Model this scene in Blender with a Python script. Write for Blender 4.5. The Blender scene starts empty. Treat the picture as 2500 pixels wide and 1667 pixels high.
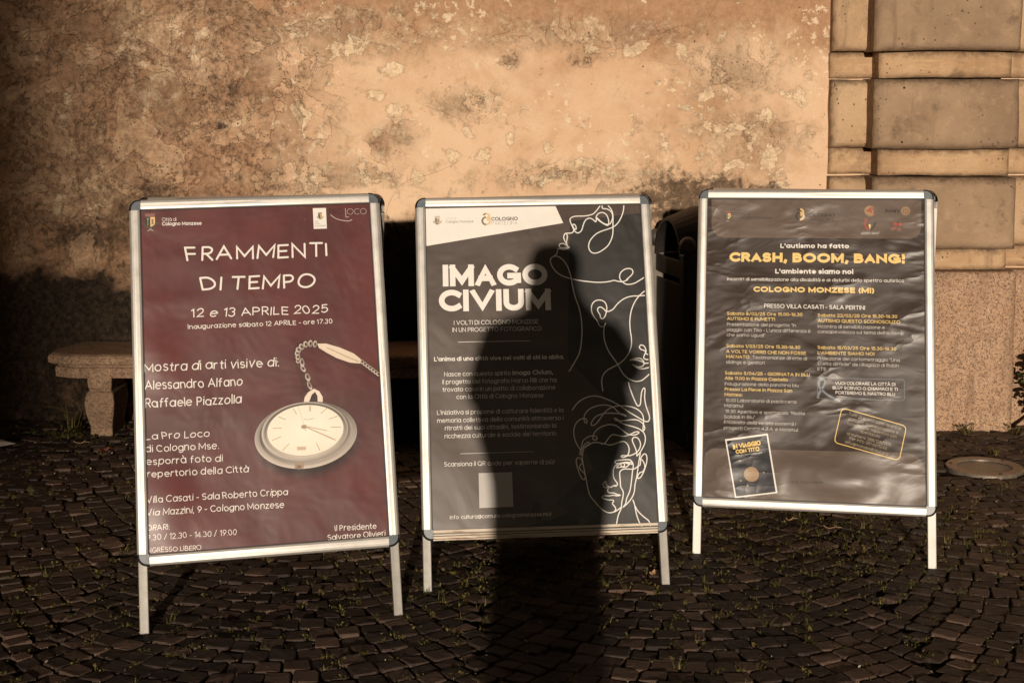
import bpy, math, random
import numpy as np
from mathutils import Vector, Matrix

random.seed(7); RNG = np.random.default_rng(11)
S = bpy.context.scene
R = math.radians

# ------------------------------------------------------------------ camera
cam_d = bpy.data.cameras.new('camera_view'); cam = bpy.data.objects.new('camera_view', cam_d)
S.collection.objects.link(cam); S.camera = cam
cam.location = (0, 0, 1.5124); cam.rotation_euler = (R(90 - 4.841), 0, 0)
cam_d.sensor_width = 36; cam_d.lens = 51.714; cam_d.shift_y = -0.1219
cam_d.clip_start = 0.05; cam_d.clip_end = 800

# ------------------------------------------------------------------ world, sun, exposure
SUN_EL, SUN_AZ = 7.09, 1.574
W = bpy.data.worlds.new('World'); S.world = W; W.use_nodes = True
nt = W.node_tree; bgn = nt.nodes['Background']
sky = nt.nodes.new('ShaderNodeTexSky'); sky.sky_type = 'NISHITA'; sky.sun_disc = False
sky.sun_elevation = R(SUN_EL); sky.sun_rotation = R(180 + SUN_AZ)
hs = nt.nodes.new('ShaderNodeHueSaturation'); hs.inputs['Saturation'].default_value = 0.85
nt.links.new(sky.outputs[0], hs.inputs['Color']); nt.links.new(hs.outputs[0], bgn.inputs[0])
bgn.inputs[1].default_value = 0.05
sd = bpy.data.lights.new('sun', 'SUN'); sun = bpy.data.objects.new('sun', sd); S.collection.objects.link(sun)
sd.energy = 5.0; sd.angle = R(0.5); sd.color = (1.0, 0.86, 0.70)
LIGHT = Vector((math.sin(R(SUN_AZ)) * math.cos(R(SUN_EL)), math.cos(R(SUN_AZ)) * math.cos(R(SUN_EL)), -math.sin(R(SUN_EL))))
sun.rotation_euler = LIGHT.to_track_quat('-Z', 'Y').to_euler(); sun.location = (-1, -20, 5)
S.view_settings.view_transform = 'Standard'; S.view_settings.look = 'None'
S.view_settings.exposure = -0.36; S.view_settings.gamma = 1.0

# ------------------------------------------------------------------ helpers: objects
def link(o, parent=None):
    S.collection.objects.link(o)
    if parent is not None: o.parent = parent
    return o
def tag(o, label=None, cat=None, group=None, kind=None):
    if label: o['label'] = label
    if cat: o['category'] = cat
    if group: o['group'] = group
    if kind: o['kind'] = kind
    return o
def empty(name, loc=(0, 0, 0), rz=0, parent=None):
    o = bpy.data.objects.new(name, None); o.location = loc; o.rotation_euler = (0, 0, rz)
    o.empty_display_size = 0.1
    return link(o, parent)
class MB:
    """collects vertices and faces of one mesh object"""
    def __init__(s): s.v = []; s.f = []; s.m = []; s.mi = 0
    def add(s, vs, fs):
        b = len(s.v); s.v += [tuple(v) for v in vs]; s.f += [tuple(i + b for i in f) for f in fs]; s.m += [s.mi] * len(fs); return s
    def box(s, x0, y0, z0, x1, y1, z1):
        return s.add([(x0,y0,z0),(x1,y0,z0),(x1,y1,z0),(x0,y1,z0),(x0,y0,z1),(x1,y0,z1),(x1,y1,z1),(x0,y1,z1)],
                     [(3,2,1,0),(4,5,6,7),(0,1,5,4),(1,2,6,5),(2,3,7,6),(3,0,4,7)])
    def loft(s, rings, cap=True, closed=True):
        n = len(rings[0]); vs = [p for r in rings for p in r]; fs = []
        for k in range(len(rings) - 1):
            for i in range(n if closed else n - 1):
                j = (i + 1) % n; fs.append((k*n+i, k*n+j, (k+1)*n+j, (k+1)*n+i))
        if cap: fs.append(tuple(range(n-1, -1, -1))); fs.append(tuple((len(rings)-1)*n + i for i in range(n)))
        return s.add(vs, fs)
    def tube(s, pts, rad, n=8):
        rings = []
        for k, p in enumerate(pts):
            a = Vector(pts[max(k-1, 0)]); b = Vector(pts[min(k+1, len(pts)-1)]); d = (b - a).normalized()
            u = d.orthogonal().normalized() if k == 0 else (u - d * u.dot(d)).normalized()
            w = d.cross(u); r = rad[k] if isinstance(rad, (list, tuple)) else rad
            rings.append([tuple(Vector(p) + u * (r * math.cos(2*math.pi*i/n)) + w * (r * math.sin(2*math.pi*i/n))) for i in range(n)])
        return s.loft(rings)
    def ball(s, c, r, n=20, m=12):
        vs = [(c[0], c[1], c[2]-r)]; fs = []
        for k in range(1, m):
            a = -math.pi/2 + math.pi*k/m
            vs += [(c[0]+r*math.cos(a)*math.cos(2*math.pi*i/n), c[1]+r*math.cos(a)*math.sin(2*math.pi*i/n), c[2]+r*math.sin(a)) for i in range(n)]
        vs.append((c[0], c[1], c[2]+r)); t = len(vs)-1
        for i in range(n):
            j = (i+1) % n; fs.append((0, 1+j, 1+i)); fs.append((t, t-n+i, t-n+j))
            for k in range(m-2): fs.append((1+k*n+i, 1+k*n+j, 1+(k+1)*n+j, 1+(k+1)*n+i))
        return s.add(vs, fs)
    def build(s, name, mat, parent=None, bevel=0, smooth=False, seg=2):
        me = bpy.data.meshes.new(name); me.from_pydata(s.v, [], s.f)
        for k in (mat if isinstance(mat, (list, tuple)) else [mat]): me.materials.append(k)
        if isinstance(mat, (list, tuple)): me.polygons.foreach_set('material_index', s.m)
        if smooth: me.polygons.foreach_set('use_smooth', [True]*len(s.f))
        me.update(); o = bpy.data.objects.new(name, me); link(o, parent)
        if bevel:
            b = o.modifiers.new('bevel', 'BEVEL'); b.width = bevel; b.segments = seg; b.limit_method = 'ANGLE'; b.angle_limit = R(40)
        return o
def np_mesh(name, v, f, mat, parent=None, smooth=False):
    me = bpy.data.meshes.new(name); me.from_pydata(v.tolist(), [], f.tolist() if hasattr(f, 'tolist') else f)
    me.materials.append(mat)
    if smooth: me.polygons.foreach_set('use_smooth', [True]*len(me.polygons))
    me.update(); o = bpy.data.objects.new(name, me); return link(o, parent)

# ------------------------------------------------------------------ helpers: numpy noise
_tab = np.random.default_rng(3).random((256, 256))
def vnoise(x, y, seed=0):
    x = x + seed*17.31; y = y + seed*9.77
    xi = np.floor(x).astype(int); yi = np.floor(y).astype(int); fx = x-xi; fy = y-yi
    fx = fx*fx*(3-2*fx); fy = fy*fy*(3-2*fy)
    g = lambda a, b: _tab[a & 255, b & 255]
    return (g(xi,yi)*(1-fx)+g(xi+1,yi)*fx)*(1-fy) + (g(xi,yi+1)*(1-fx)+g(xi+1,yi+1)*fx)*fy
def fbm(x, y, o=5, seed=0):
    s = 0; a = 0.5; t = 0
    for k in range(o): s = s + a*vnoise(x*2**k, y*2**k, seed+k); t += a; a *= 0.5
    return s/t

# ------------------------------------------------------------------ helpers: materials
class Mat:
    def __init__(s, name, rough=0.6, spec=0.5, metal=0.0):
        s.m = bpy.data.materials.new(name); s.m.use_nodes = True; s.t = s.m.node_tree
        s.b = s.t.nodes['Principled BSDF']; s.b.inputs['Roughness'].default_value = rough
        s.b.inputs['Specular IOR Level'].default_value = spec; s.b.inputs['Metallic'].default_value = metal
        s._co = None
    def n(s, typ, **kw):
        x = s.t.nodes.new(typ)
        for k, v in kw.items():
            if k in x.inputs: s.set(x.inputs[k], v)
            else: setattr(x, k, v)
        return x
    def set(s, sock, v):
        if isinstance(v, bpy.types.NodeSocket): s.t.links.new(v, sock)
        elif isinstance(v, (tuple, list)) and len(v) == 3 and sock.type == 'RGBA': sock.default_value = (*v, 1)
        else: sock.default_value = v
    def co(s):
        if s._co is None: s._co = s.t.nodes.new('ShaderNodeTexCoord').outputs['Object']
        return s._co
    def map(s, scale=(1,1,1), loc=(0,0,0), rot=(0,0,0)):
        x = s.t.nodes.new('ShaderNodeMapping'); s.t.links.new(s.co(), x.inputs[0])
        x.inputs['Scale'].default_value = scale; x.inputs['Location'].default_value = loc; x.inputs['Rotation'].default_value = rot
        return x.outputs[0]
    def noise(s, scale, detail=5, rough=0.55, dist=0.0, vec=None):
        x = s.n('ShaderNodeTexNoise'); s.t.links.new(vec or s.co(), x.inputs['Vector'])
        x.inputs['Scale'].default_value = scale; x.inputs['Detail'].default_value = detail
        x.inputs['Roughness'].default_value = rough; x.inputs['Distortion'].default_value = dist
        return x.outputs['Fac']
    def vor(s, scale, out='Distance', feature='F1', vec=None):
        x = s.n('ShaderNodeTexVoronoi', feature=feature); s.t.links.new(vec or s.co(), x.inputs['Vector'])
        x.inputs['Scale'].default_value = scale; return x.outputs[out]
    def math(s, op, a, b=0.0, c=None, clamp=False):
        x = s.n('ShaderNodeMath', operation=op); x.use_clamp = clamp; s.set(x.inputs[0], a); s.set(x.inputs[1], b)
        if c is not None: s.set(x.inputs[2], c)
        return x.outputs[0]
    def step(s, v, lo, hi, a=0.0, b=1.0):
        x = s.n('ShaderNodeMapRange', interpolation_type='SMOOTHSTEP')
        for k, q in zip(('Value','From Min','From Max','To Min','To Max'), (v, lo, hi, a, b)): s.set(x.inputs[k], q)
        return x.outputs[0]
    def lin(s, v, lo, hi, a, b):
        x = s.n('ShaderNodeMapRange')
        for k, q in zip(('Value','From Min','From Max','To Min','To Max'), (v, lo, hi, a, b)): s.set(x.inputs[k], q)
        return x.outputs[0]
    def mix(s, f, a, b, mode='MIX'):
        x = s.n('ShaderNodeMix', data_type='RGBA', blend_type=mode)
        s.set(x.inputs[0], f); s.set(x.inputs[6], a); s.set(x.inputs[7], b); return x.outputs[2]
    def warp(s, amt, scale):
        x = s.n('ShaderNodeTexNoise'); s.t.links.new(s.co(), x.inputs['Vector']); x.inputs['Scale'].default_value = scale; x.inputs['Detail'].default_value = 6
        v = s.n('ShaderNodeVectorMath', operation='MULTIPLY_ADD'); s.t.links.new(x.outputs['Color'], v.inputs[0]); v.inputs[1].default_value = (amt,)*3
        s.t.links.new(s.co(), v.inputs[2]); return v.outputs[0]
    def attr(s, name):
        x = s.n('ShaderNodeAttribute', attribute_name=name); return x.outputs['Fac']
    def rnd(s): return s.n('ShaderNodeNewGeometry').outputs['Random Per Island']
    def bump(s, h, strength=1.0, dist=0.01, normal=None):
        x = s.n('ShaderNodeBump'); s.set(x.inputs['Height'], h); x.inputs['Strength'].default_value = strength
        x.inputs['Distance'].default_value = dist
        if normal is not None: s.t.links.new(normal, x.inputs['Normal'])
        return x.outputs[0]
    def fin(s, col=None, rough=None, nrm=None):
        if col is not None: s.set(s.b.inputs['Base Color'], col)
        if rough is not None: s.set(s.b.inputs['Roughness'], rough)
        if nrm is not None: s.set(s.b.inputs['Normal'], nrm)
        return s.m

# ------------------------------------------------------------------ materials of the setting
def mat_plaster():
    m = Mat('old_plaster', 0.92, 0.15)
    big = m.noise(1.6, 6, 0.6); mid = m.noise(7, 8, 0.62, 0.6); fine = m.noise(45, 8, 0.7); grit = m.noise(190, 4, 0.7)
    col = m.mix(m.step(big, .35, .65), (.62,.405,.255), (.71,.50,.335))
    col = m.mix(m.step(mid, .42, .72, 0, .5), col, (.72,.53,.35))
    col = m.mix(m.math('MULTIPLY', m.step(m.noise(3.3, 7, .65, .4), .52, .66), .40), col, (.50,.295,.160))
    br = m.step(m.math('ADD', m.attr('brown_falloff'), m.lin(m.noise(3.5, 9, .62, .2), 0, 1, -.9, .9)), .20, .90)
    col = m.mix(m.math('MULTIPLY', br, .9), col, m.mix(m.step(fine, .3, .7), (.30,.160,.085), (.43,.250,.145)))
    # rough, speckled undercoat
    rg = m.step(m.math('ADD', m.attr('rough'), m.lin(m.noise(13, 11, .72, .2), 0, 1, -1.5, 1.5)), .30, .90)
    spk = m.step(m.math('ADD', m.math('MULTIPLY', fine, .7), m.math('MULTIPLY', grit, .3)), .38, .62)
    col = m.mix(m.math('MULTIPLY', rg, .9), col, m.mix(spk, (.33,.215,.125), (.70,.525,.35)))
    # pale flakes where the paint has come away
    pe_v = m.math('ADD', m.attr('peel'), m.lin(m.noise(10, 12, .66, .25), 0, 1, -1.55, 1.55))
    pe = m.step(pe_v, .46, .56)
    rim = m.math('MULTIPLY', m.step(pe_v, .30, .45), m.step(pe_v, .56, .46))
    col = m.mix(m.math('MULTIPLY', rim, .12), col, (.26,.145,.07))
    col = m.mix(pe, col, m.mix(m.step(spk, .2, .8), (.60,.43,.275), (.75,.58,.395)))
    # small scattered flakes
    sf_v = m.math('ADD', m.math('MULTIPLY', m.noise(26, 9, .7, .2), 1.0), m.math('MULTIPLY', m.step(m.noise(2.2, 4), .45, .62), .12))
    col = m.mix(m.math('MULTIPLY', m.step(sf_v, .66, .70), .8), col, (.75,.60,.42))
    # grey algae mottling, which carries the painted left-side dimming, and black mould
    gr_v = m.math('ADD', m.attr('grime_falloff'), m.lin(m.noise(7, 11, .72, .9), 0, 1, -1.2, 1.2))
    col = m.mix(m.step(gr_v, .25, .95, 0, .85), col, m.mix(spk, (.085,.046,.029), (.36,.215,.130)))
    mo_v = m.math('ADD', m.attr('mold'), m.lin(m.noise(26, 10, .76, .5), 0, 1, -1.3, 1.3))
    col = m.mix(m.step(mo_v, .28, .90, 0, .9), col, m.mix(m.step(fine, .3, .7), (.022,.015,.010), (.125,.080,.050)))
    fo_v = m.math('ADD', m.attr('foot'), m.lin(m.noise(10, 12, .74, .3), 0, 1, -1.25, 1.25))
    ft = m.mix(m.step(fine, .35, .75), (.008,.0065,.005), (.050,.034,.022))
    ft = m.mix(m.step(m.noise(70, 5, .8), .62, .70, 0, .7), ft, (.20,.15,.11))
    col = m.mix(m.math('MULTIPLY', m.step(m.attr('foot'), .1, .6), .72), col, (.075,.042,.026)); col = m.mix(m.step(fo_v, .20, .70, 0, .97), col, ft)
    # layers of render that have let go: soiled edge lines between plates with relief shade painted in, pinholes in the rough parts
    dirt_and_shade = m.math('MAXIMUM', m.attr('grime_falloff'), m.math('MULTIPLY', m.attr('rough'), .7)); dm = m.step(dirt_and_shade, .12, .5)
    pl_n = m.noise(4.2, 11, .60, .35)
    for c_, a_ in ((.47, .26), (.56, .18), (.40, .14)):
        band = m.math('MULTIPLY', m.step(pl_n, c_-.012, c_-.001), m.step(pl_n, c_+.016, c_+.001))
        col = m.mix(m.math('MULTIPLY', m.math('MULTIPLY', band, dm), a_), col, (.075,.042,.024))
    dm = m.math('MULTIPLY', dm, m.step(m.attr('foot'), .3, .1))
    plate = m.math('MULTIPLY', m.step(pl_n, .555, .57), dm)
    col = m.mix(m.math('MULTIPLY', plate, .38), col, m.mix(spk, (.43,.27,.165), (.62,.435,.28)))
    low_p = m.math('MULTIPLY', m.step(pl_n, .475, .46), dm); col = m.mix(m.math('MULTIPLY', low_p, .30), col, (.16,.092,.054))
    pin = m.math('MULTIPLY', m.step(m.vor(34), .10, .16, 1, 0), m.math('MULTIPLY', dm, m.step(m.noise(6, 4), .45, .55))); col = m.mix(m.math('MULTIPLY', pin, .8), col, (.05,.028,.016))
    # grit, pits, hairline cracks
    col = m.mix(m.step(grit, .30, .42, .45, 0), col, (.16,.085,.04))
    ck = m.step(m.vor(2.3, 'Distance', 'DISTANCE_TO_EDGE', m.warp(.12, 3.0)), .0022, .0060, 1, 0)
    col = m.mix(m.math('MULTIPLY', m.math('MULTIPLY', ck, m.step(m.noise(1.7, 3), .50, .58)), .35), col, (.17,.095,.05))
    pit = m.step(m.vor(16), .045, .065, 1, 0)
    col = m.mix(m.math('MULTIPLY', pit, m.step(m.noise(3.1, 2), .5, .6)), col, (.03,.018,.010))
    h = m.math('ADD', m.math('MULTIPLY', pe, -.35), m.math('ADD', m.math('MULTIPLY', rg, m.math('MULTIPLY', fine, .9)), m.math('MULTIPLY', grit, .22)))
    h = m.math('ADD', h, m.math('ADD', m.math('MULTIPLY', mid, .6), m.math('MULTIPLY', m.math('SUBTRACT', plate, low_p), .8)))
    return m.fin(col, None, m.bump(h, .9, .006))
def mat_stone(name, a, b, dark=(.09,.06,.04), grit=.5, streak=False):
    m = Mat(name, 0.9, 0.2)
    n1 = m.noise(3.0, 7, .62, .3); n2 = m.noise(26, 8, .7); n3 = m.noise(240, 3, .7)
    col = m.mix(m.step(n1, .33, .68), a, b)
    col = m.mix(m.step(n2, .5, .75, 0, .5), col, tuple(min(1, c*1.35) for c in b))
    if streak:
        st = m.noise(14, 7, .65, 0, m.map((.35,.35,3.2)))
        col = m.mix(m.step(st, .5, .68, 0, .55), col, (.62,.44,.25))
    col = m.mix(m.math('MULTIPLY', m.step(m.noise(5.5, 9, .72, .2), .53, .68), .55), col, dark)
    col = m.mix(m.math('MULTIPLY', m.step(m.noise(1.9, 6, .6), .47, .66), .40), col, tuple(c*.55 for c in a))
    drip = m.noise(9, 7, .65, 0, m.map((1.6,1.6,.16))); col = m.mix(m.math('MULTIPLY', m.step(drip, .55, .70), .30), col, dark)
    pk = m.math('MULTIPLY', m.step(m.vor(38), .10, .17, 1, 0), m.step(m.noise(4.5, 4), .50, .62)); col = m.mix(m.math('MULTIPLY', pk, .7), col, (.06,.035,.02))
    col = m.mix(m.step(n3, .30, .40, grit, 0), col, dark)
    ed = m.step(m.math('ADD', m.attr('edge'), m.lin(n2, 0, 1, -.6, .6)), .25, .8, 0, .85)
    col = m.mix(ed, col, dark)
    h = m.math('ADD', m.math('MULTIPLY', n2, .9), m.math('ADD', m.math('MULTIPLY', n3, .45), m.math('MULTIPLY', pk, -1.2)))
    return m.fin(col, None, m.bump(h, 1.0, .006))
def mat_granite(name='flecked_granite', k=1.0):
    m = Mat(name, 0.8, 0.3)
    w = m.noise(3, 5, .6); sp = m.noise(105, 3, .75, 1.2); sp2 = m.noise(75, 4, .8, 1.5)
    col = m.mix(m.step(w, .3, .7), (.42*k,.255*k,.155*k), (.53*k,.35*k,.225*k))
    col = m.mix(m.step(sp, .50, .56, 0, .9), col, (.13*k,.078*k,.05*k))
    col = m.mix(m.step(sp2, .58, .64, 0, .7), col, (.68*k,.52*k,.38*k))
    col = m.mix(m.step(m.noise(3.2, 9, .7, .2), .47, .68, 0, .62), col, (.20*k,.115*k,.07*k))
    col = m.mix(m.step(m.noise(7, 8, .7, 0, m.map((1.5,1.5,.25))), .54, .7, 0, .45), col, (.17*k,.10*k,.065*k))
    return m.fin(col, None, m.bump(m.math('ADD', sp, sp2), .7, .003))
def mat_cobble():
    m = Mat('porphyry_cobble', 0.62, 0.35)
    r = m.rnd()
    lay = m.noise(30, 6, .65, .2, m.map((.5,1.6,1)))
    col = m.mix(m.math('POWER', r, 2.6), (.024,.0145,.0105), (.125,.076,.053))
    col = m.mix(m.step(lay, .45, .72, 0, .5), col, (.080,.049,.035))
    col = m.mix(m.step(m.noise(160, 4, .7), .56, .68, 0, .4), col, (.125,.083,.06))
    col = m.mix(m.step(m.noise(2.5, 5), .52, .7, 0, .5), col, (.035,.026,.020))
    h = m.math('ADD', m.math('MULTIPLY', lay, 1.0), m.math('MULTIPLY', m.noise(110, 6, .75), .9))
    return m.fin(col, m.lin(lay, .3, .7, .75, .5), m.bump(h, .8, .006))
def mat_soil():
    m = Mat('joint_soil', 0.95, 0.1)
    n = m.noise(60, 6, .7); p = m.noise(4, 4)
    col = m.mix(n, (.008,.006,.004), (.034,.025,.016))
    col = m.mix(m.math('MULTIPLY', m.step(p, .45, .6), m.step(n, .45, .6)), col, (.030,.035,.009))
    return m.fin(col, None, m.bump(n, 1, .01))
def mat_leaf(name, a, b, trans=0.25):
    m = Mat(name, 0.55, 0.35); m.set(m.b.inputs['Base Color'], m.mix(m.rnd(), a, b))
    d = m.n('ShaderNodeBsdfTranslucent'); m.set(d.inputs[0], m.mix(m.rnd(), a, b))
    mx = m.n('ShaderNodeMixShader'); mx.inputs[0].default_value = trans
    m.t.links.new(m.b.outputs[0], mx.inputs[1]); m.t.links.new(d.outputs[0], mx.inputs[2])
    m.t.links.new(mx.outputs[0], m.t.nodes['Material Output'].inputs[0]); return m.m
def mat_plain(name, col, rough=.6, spec=.4, metal=0, var=.25, scale=30, bump=.0):
    m = Mat(name, rough, spec, metal); n = m.noise(scale, 6, .65)
    c = m.mix(m.step(n, .35, .7), tuple(x*(1-var) for x in col), col)
    return m.fin(c, m.lin(n, .2, .8, max(.05, rough-.1), min(1, rough+.1)), m.bump(n, bump, .002) if bump else None)

M_PLASTER = mat_plaster()
M_BLOCK = mat_stone('rusticated_stone', (.30,.20,.128), (.40,.275,.175))
M_STRIP = mat_stone('ochre_render_stone', (.46,.30,.175), (.55,.38,.235))
M_JOINT = mat_stone('weathered_joint_stone', (.44,.275,.155), (.56,.375,.222), streak=True)
M_GRANITE = mat_granite(); M_BENCH = mat_granite('bench_granite', .66)
M_COBBLE = mat_cobble(); M_SOIL = mat_soil()
M_GRASS = mat_leaf('joint_grass', (.060,.062,.016), (.25,.195,.06))
M_BUSH = mat_leaf('bush_leaf', (.045,.085,.014), (.11,.17,.03))
M_STEM = mat_plain('woody_stem', (.06,.04,.025), .8)

# ------------------------------------------------------------------ ground and paving
g = MB(); g.add([(-90,-120,-.0115),(90,-120,-.0115),(90,90,-.0115),(-90,90,-.0115)], [(0,1,2,3)])
tag(g.build('ground', M_SOIL), kind='structure')

RING = (1.907, 5.83, .15)
def paving():
    p = .0745; Rr = .85; cols = []; rnd = RNG
    C = []   # x, y, phi, half tangent, half radial
    for c in range(-3, 4):
        xc = -.69 + 1.2*c
        for k in range(0, 76):
            y0 = 1.25 + .0765*k
            off = (k % 2)*.5 + rnd.uniform(-.12, .12)
            for j in range(-10, 11):
                ph = (j+off)*p/Rr
                x = xc + Rr*math.sin(ph)
                if abs(x-xc) > .602: continue
                y = y0 + Rr*(1-math.cos(ph))
                if y > 6.72 or y < 1.9 or abs(x) > 3.3: continue
                if (x-RING[0])**2 + (y-RING[1])**2 < (RING[2]+.03)**2: continue
                C.append((x, y, ph, p/2, .0765/2*max(.72, math.cos(ph)), abs(x-xc) > .565))
    C = np.array(C); n = len(C)
    gap = rnd.uniform(.0012, .0048, n)
    ht = C[:,3]-gap; hr = C[:,4]-gap
    ht = np.where(C[:,5] > 0, ht*.72, ht)
    # 8-gon footprint
    q = np.array([(-1,-.80),(-.84,-1),(.84,-1),(1,-.80),(1,.80),(.84,1),(-.84,1),(-1,.80)])
    base = np.repeat(q[None], n, 0) + rnd.uniform(-.10, .10, (n,8,2))
    lx = base[...,0]*ht[:,None]; ly = base[...,1]*hr[:,None]
    top = rnd.normal(0, .0022, n); tx = rnd.normal(0, .040, n); ty = rnd.normal(0, .040, n)
    vs = []
    for sc, dz in ((1.0,-.034),(1.0,-.0050),(.975,-.0013),(.88,0.0)):
        a = lx*sc; b = ly*sc
        z = top[:,None] + dz + (a*tx[:,None] + b*ty[:,None] if dz > -.03 else 0) + (rnd.normal(0, .0009, (n,8)) if dz > -.02 else 0)
        X = C[:,0,None] + a*np.cos(C[:,2,None]) - b*np.sin(C[:,2,None]); Y = C[:,1,None] + a*np.sin(C[:,2,None]) + b*np.cos(C[:,2,None])
        vs.append(np.stack([X, Y, z + 0*X], -1))
    cz = top + .0006 + rnd.normal(0, .0012, n)
    vs.append(np.stack([C[:,0], C[:,1], cz], -1)[:,None,:])
    V = np.concatenate(vs, 1).reshape(-1, 3); per = 33
    F = []
    for k in range(3):
        for i in range(8):
            j = (i+1) % 8; F.append((k*8+i, k*8+j, (k+1)*8+j, (k+1)*8+i))
    T = [(24+i, 24+(i+1) % 8, 32) for i in range(8)]
    F = np.array(F); T = np.array(T); o = (np.arange(n)*per)[:,None,None]
    faces = (F[None]+o).reshape(-1,4).tolist() + (T[None]+o).reshape(-1,3).tolist()
    ob = np_mesh('cobblestone_paving', V, faces, M_COBBLE); tag(ob, kind='structure')
    return C
COB = paving()
# the square behind the photographer and to both sides carries on as a plain paved sheet
m = Mat('distant_paving', .8, .3); v = m.vor(14); m.fin(m.mix(m.step(v, .1, .5), (.03,.022,.018), (.085,.056,.042)), None, m.bump(v, .6, .01))
g = MB(); zz = -.006
for x0, y0, x1, y1 in ((-60,-110,60,1.95), (-60,1.95,-3.3,6.7), (3.3,1.95,60,6.7)): g.add([(x0,y0,zz),(x1,y0,zz),(x1,y1,zz),(x0,y1,zz)], [(0,1,2,3)])
tag(g.build('pavement', m.m), kind='structure')

# ------------------------------------------------------------------ old plaster wall
WY = 6.70
def wall():
    xs = np.arange(-5.0, 5.01, .0175); zs = np.arange(-.06, 4.21, .0175)
    X, Z = np.meshgrid(xs, zs); nx, nz = len(xs), len(zs)
    ch = {k: np.zeros_like(X) for k in ('peel', 'rough', 'brown_falloff', 'grime_falloff', 'mold', 'foot')}
    wob = fbm(X*5, Z*5, 4, 40)*.10 - .05; wob2 = fbm(X*5, Z*5, 4, 50)*.10 - .05
    def blob(c, x, z, rx, rz, a=1.0, rot=0.0, soft=.5):
        dx = X+wob-x; dz = Z+wob2-z; cr, sr = math.cos(rot), math.sin(rot)
        d = np.sqrt(((dx*cr+dz*sr)/rx)**2 + ((-dx*sr+dz*cr)/rz)**2)
        ch[c] = np.maximum(ch[c], a*np.clip((1+soft-d)/(2*soft), 0, 1))
    # pale flakes: x, z, half width, half height, rotation (metres on the wall)
    for x, z, a, b, t in [(-.955,1.455,.05,.065,.3),(-.97,1.60,.045,.03,.5),(-.61,1.475,.055,.03,-.5),(-.545,1.42,.05,.05,0),(-.47,1.115,.05,.035,0),
        (-.20,1.33,.035,.065,.4),(-.11,1.24,.035,.05,0),(-.01,1.30,.03,.04,0),(.005,1.31,.03,.06,-.2),(.02,1.63,.03,.02,0),(-.28,1.20,.03,.045,0),
        (1.01,1.43,.09,.055,0),(.90,1.50,.07,.05,0),(1.27,1.52,.055,.05,0),(1.14,1.38,.05,.09,.15),(1.18,1.18,.055,.12,.1),(.79,1.66,.10,.04,.2),(.55,1.70,.16,.035,0),
        (.95,1.36,.20,.02,-.15),(1.0,1.20,.12,.06,.3),(.70,1.28,.05,.04,0),(-1.34,1.66,.03,.03,0),(-1.40,1.58,.05,.05,0),(-.62,1.28,.03,.05,0),(-.30,1.52,.06,.02,.4),
        (-.52,1.62,.09,.035,0),(-.75,1.70,.14,.05,0),(-1.0,1.78,.13,.05,0),(-1.45,1.75,.10,.06,0),(-1.75,1.72,.12,.09,.5),(-1.62,1.50,.05,.05,0),(-2.0,1.45,.04,.06,0),(-2.1,1.0,.08,.08,0),
        (-1.86,1.02,.06,.06,0),(-1.9,1.2,.05,.03,0),(.16,1.27,.025,.03,0),(.33,1.18,.07,.03,0),(.10,1.11,.09,.03,0),(-.72,1.11,.10,.03,0),(-.95,1.12,.08,.05,0),(-1.20,1.02,.05,.03,.3)]:
        blob('peel', x, z, a*1.15, b*1.15, .62, t, .8)
    for x, z, a, b in [(-.85,1.80,.65,.13),(.35,1.78,.55,.09),(-1.55,1.55,.40,.30),(-.85,1.13,.40,.09),(.30,1.13,.45,.08),(1.0,1.62,.22,.14),(-1.90,1.10,.40,.35),(-1.25,1.40,.16,.12),
        (-.52,1.30,.10,.10),(-1.5,1.85,.5,.15),(1.05,1.30,.3,.12),(-.2,1.45,.2,.08)]:
        blob('rough', x, z, a, b, .70, 0, .8)
    for x, z, a, b in [(.85,1.45,.22,.16),(1.1,1.27,.15,.15),(-1.52,1.28,.12,.45),(-1.35,1.72,.22,.10),(-.25,1.92,1.2,.10),(-1.98,1.05,.09,.12),(1.30,1.75,.12,.15),(-.6,1.72,.3,.08),(-1.42,1.05,.1,.1)]:  # the wide top blob paints the upper edge dimming into the colour
        blob('brown_falloff', x, z, a*1.3, b*1.3, .70, 0, 1.0)
    for x, z, a, b in [(-1.40,1.32,.12,.12),(-1.48,1.49,.11,.13),(-1.24,1.61,.05,.10),(-1.95,1.12,.45,.40),(-2.15,1.45,.35,.50),(-1.75,1.42,.20,.25),(-.62,1.26,.06,.05),(-1.62,1.02,.30,.14),
        (.02,1.66,.05,.03),(.32,1.66,.05,.04),(-1.05,1.08,.12,.10),(-1.85,.85,.6,.22),(-1.2,.98,.2,.12),(-2.3,1.8,.25,.5)]:
        blob('grime_falloff', x, z, a*1.1, b*1.1, .74, 0, .9)
    for x, z, a, b in [(.78,1.045,.27,.095),(.93,1.10,.12,.06),(1.15,1.075,.11,.05),(.62,1.03,.12,.07),(.78,1.0,.25,.09),(.9,.85,.3,.2),(-1.62,1.03,.08,.06),(-1.36,1.50,.03,.04),(-1.28,1.53,.035,.03),(-1.33,1.33,.04,.03),(-1.9,.88,.25,.08),(-1.76,.98,.05,.05)]:
        blob('mold', x, z, a, b, .92, 0, .7)
    # damp black foot of the wall; its upper limit runs level, broken by fallen render at one place
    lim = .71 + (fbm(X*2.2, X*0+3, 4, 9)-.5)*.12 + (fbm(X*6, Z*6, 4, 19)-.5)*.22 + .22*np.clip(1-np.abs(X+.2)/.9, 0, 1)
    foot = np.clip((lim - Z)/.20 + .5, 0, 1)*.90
    hole = np.clip(1.4 - np.sqrt(((X+1.66)/.16)**2 + ((Z-.60)/.16)**2), 0, 1); foot -= .30*hole
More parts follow.
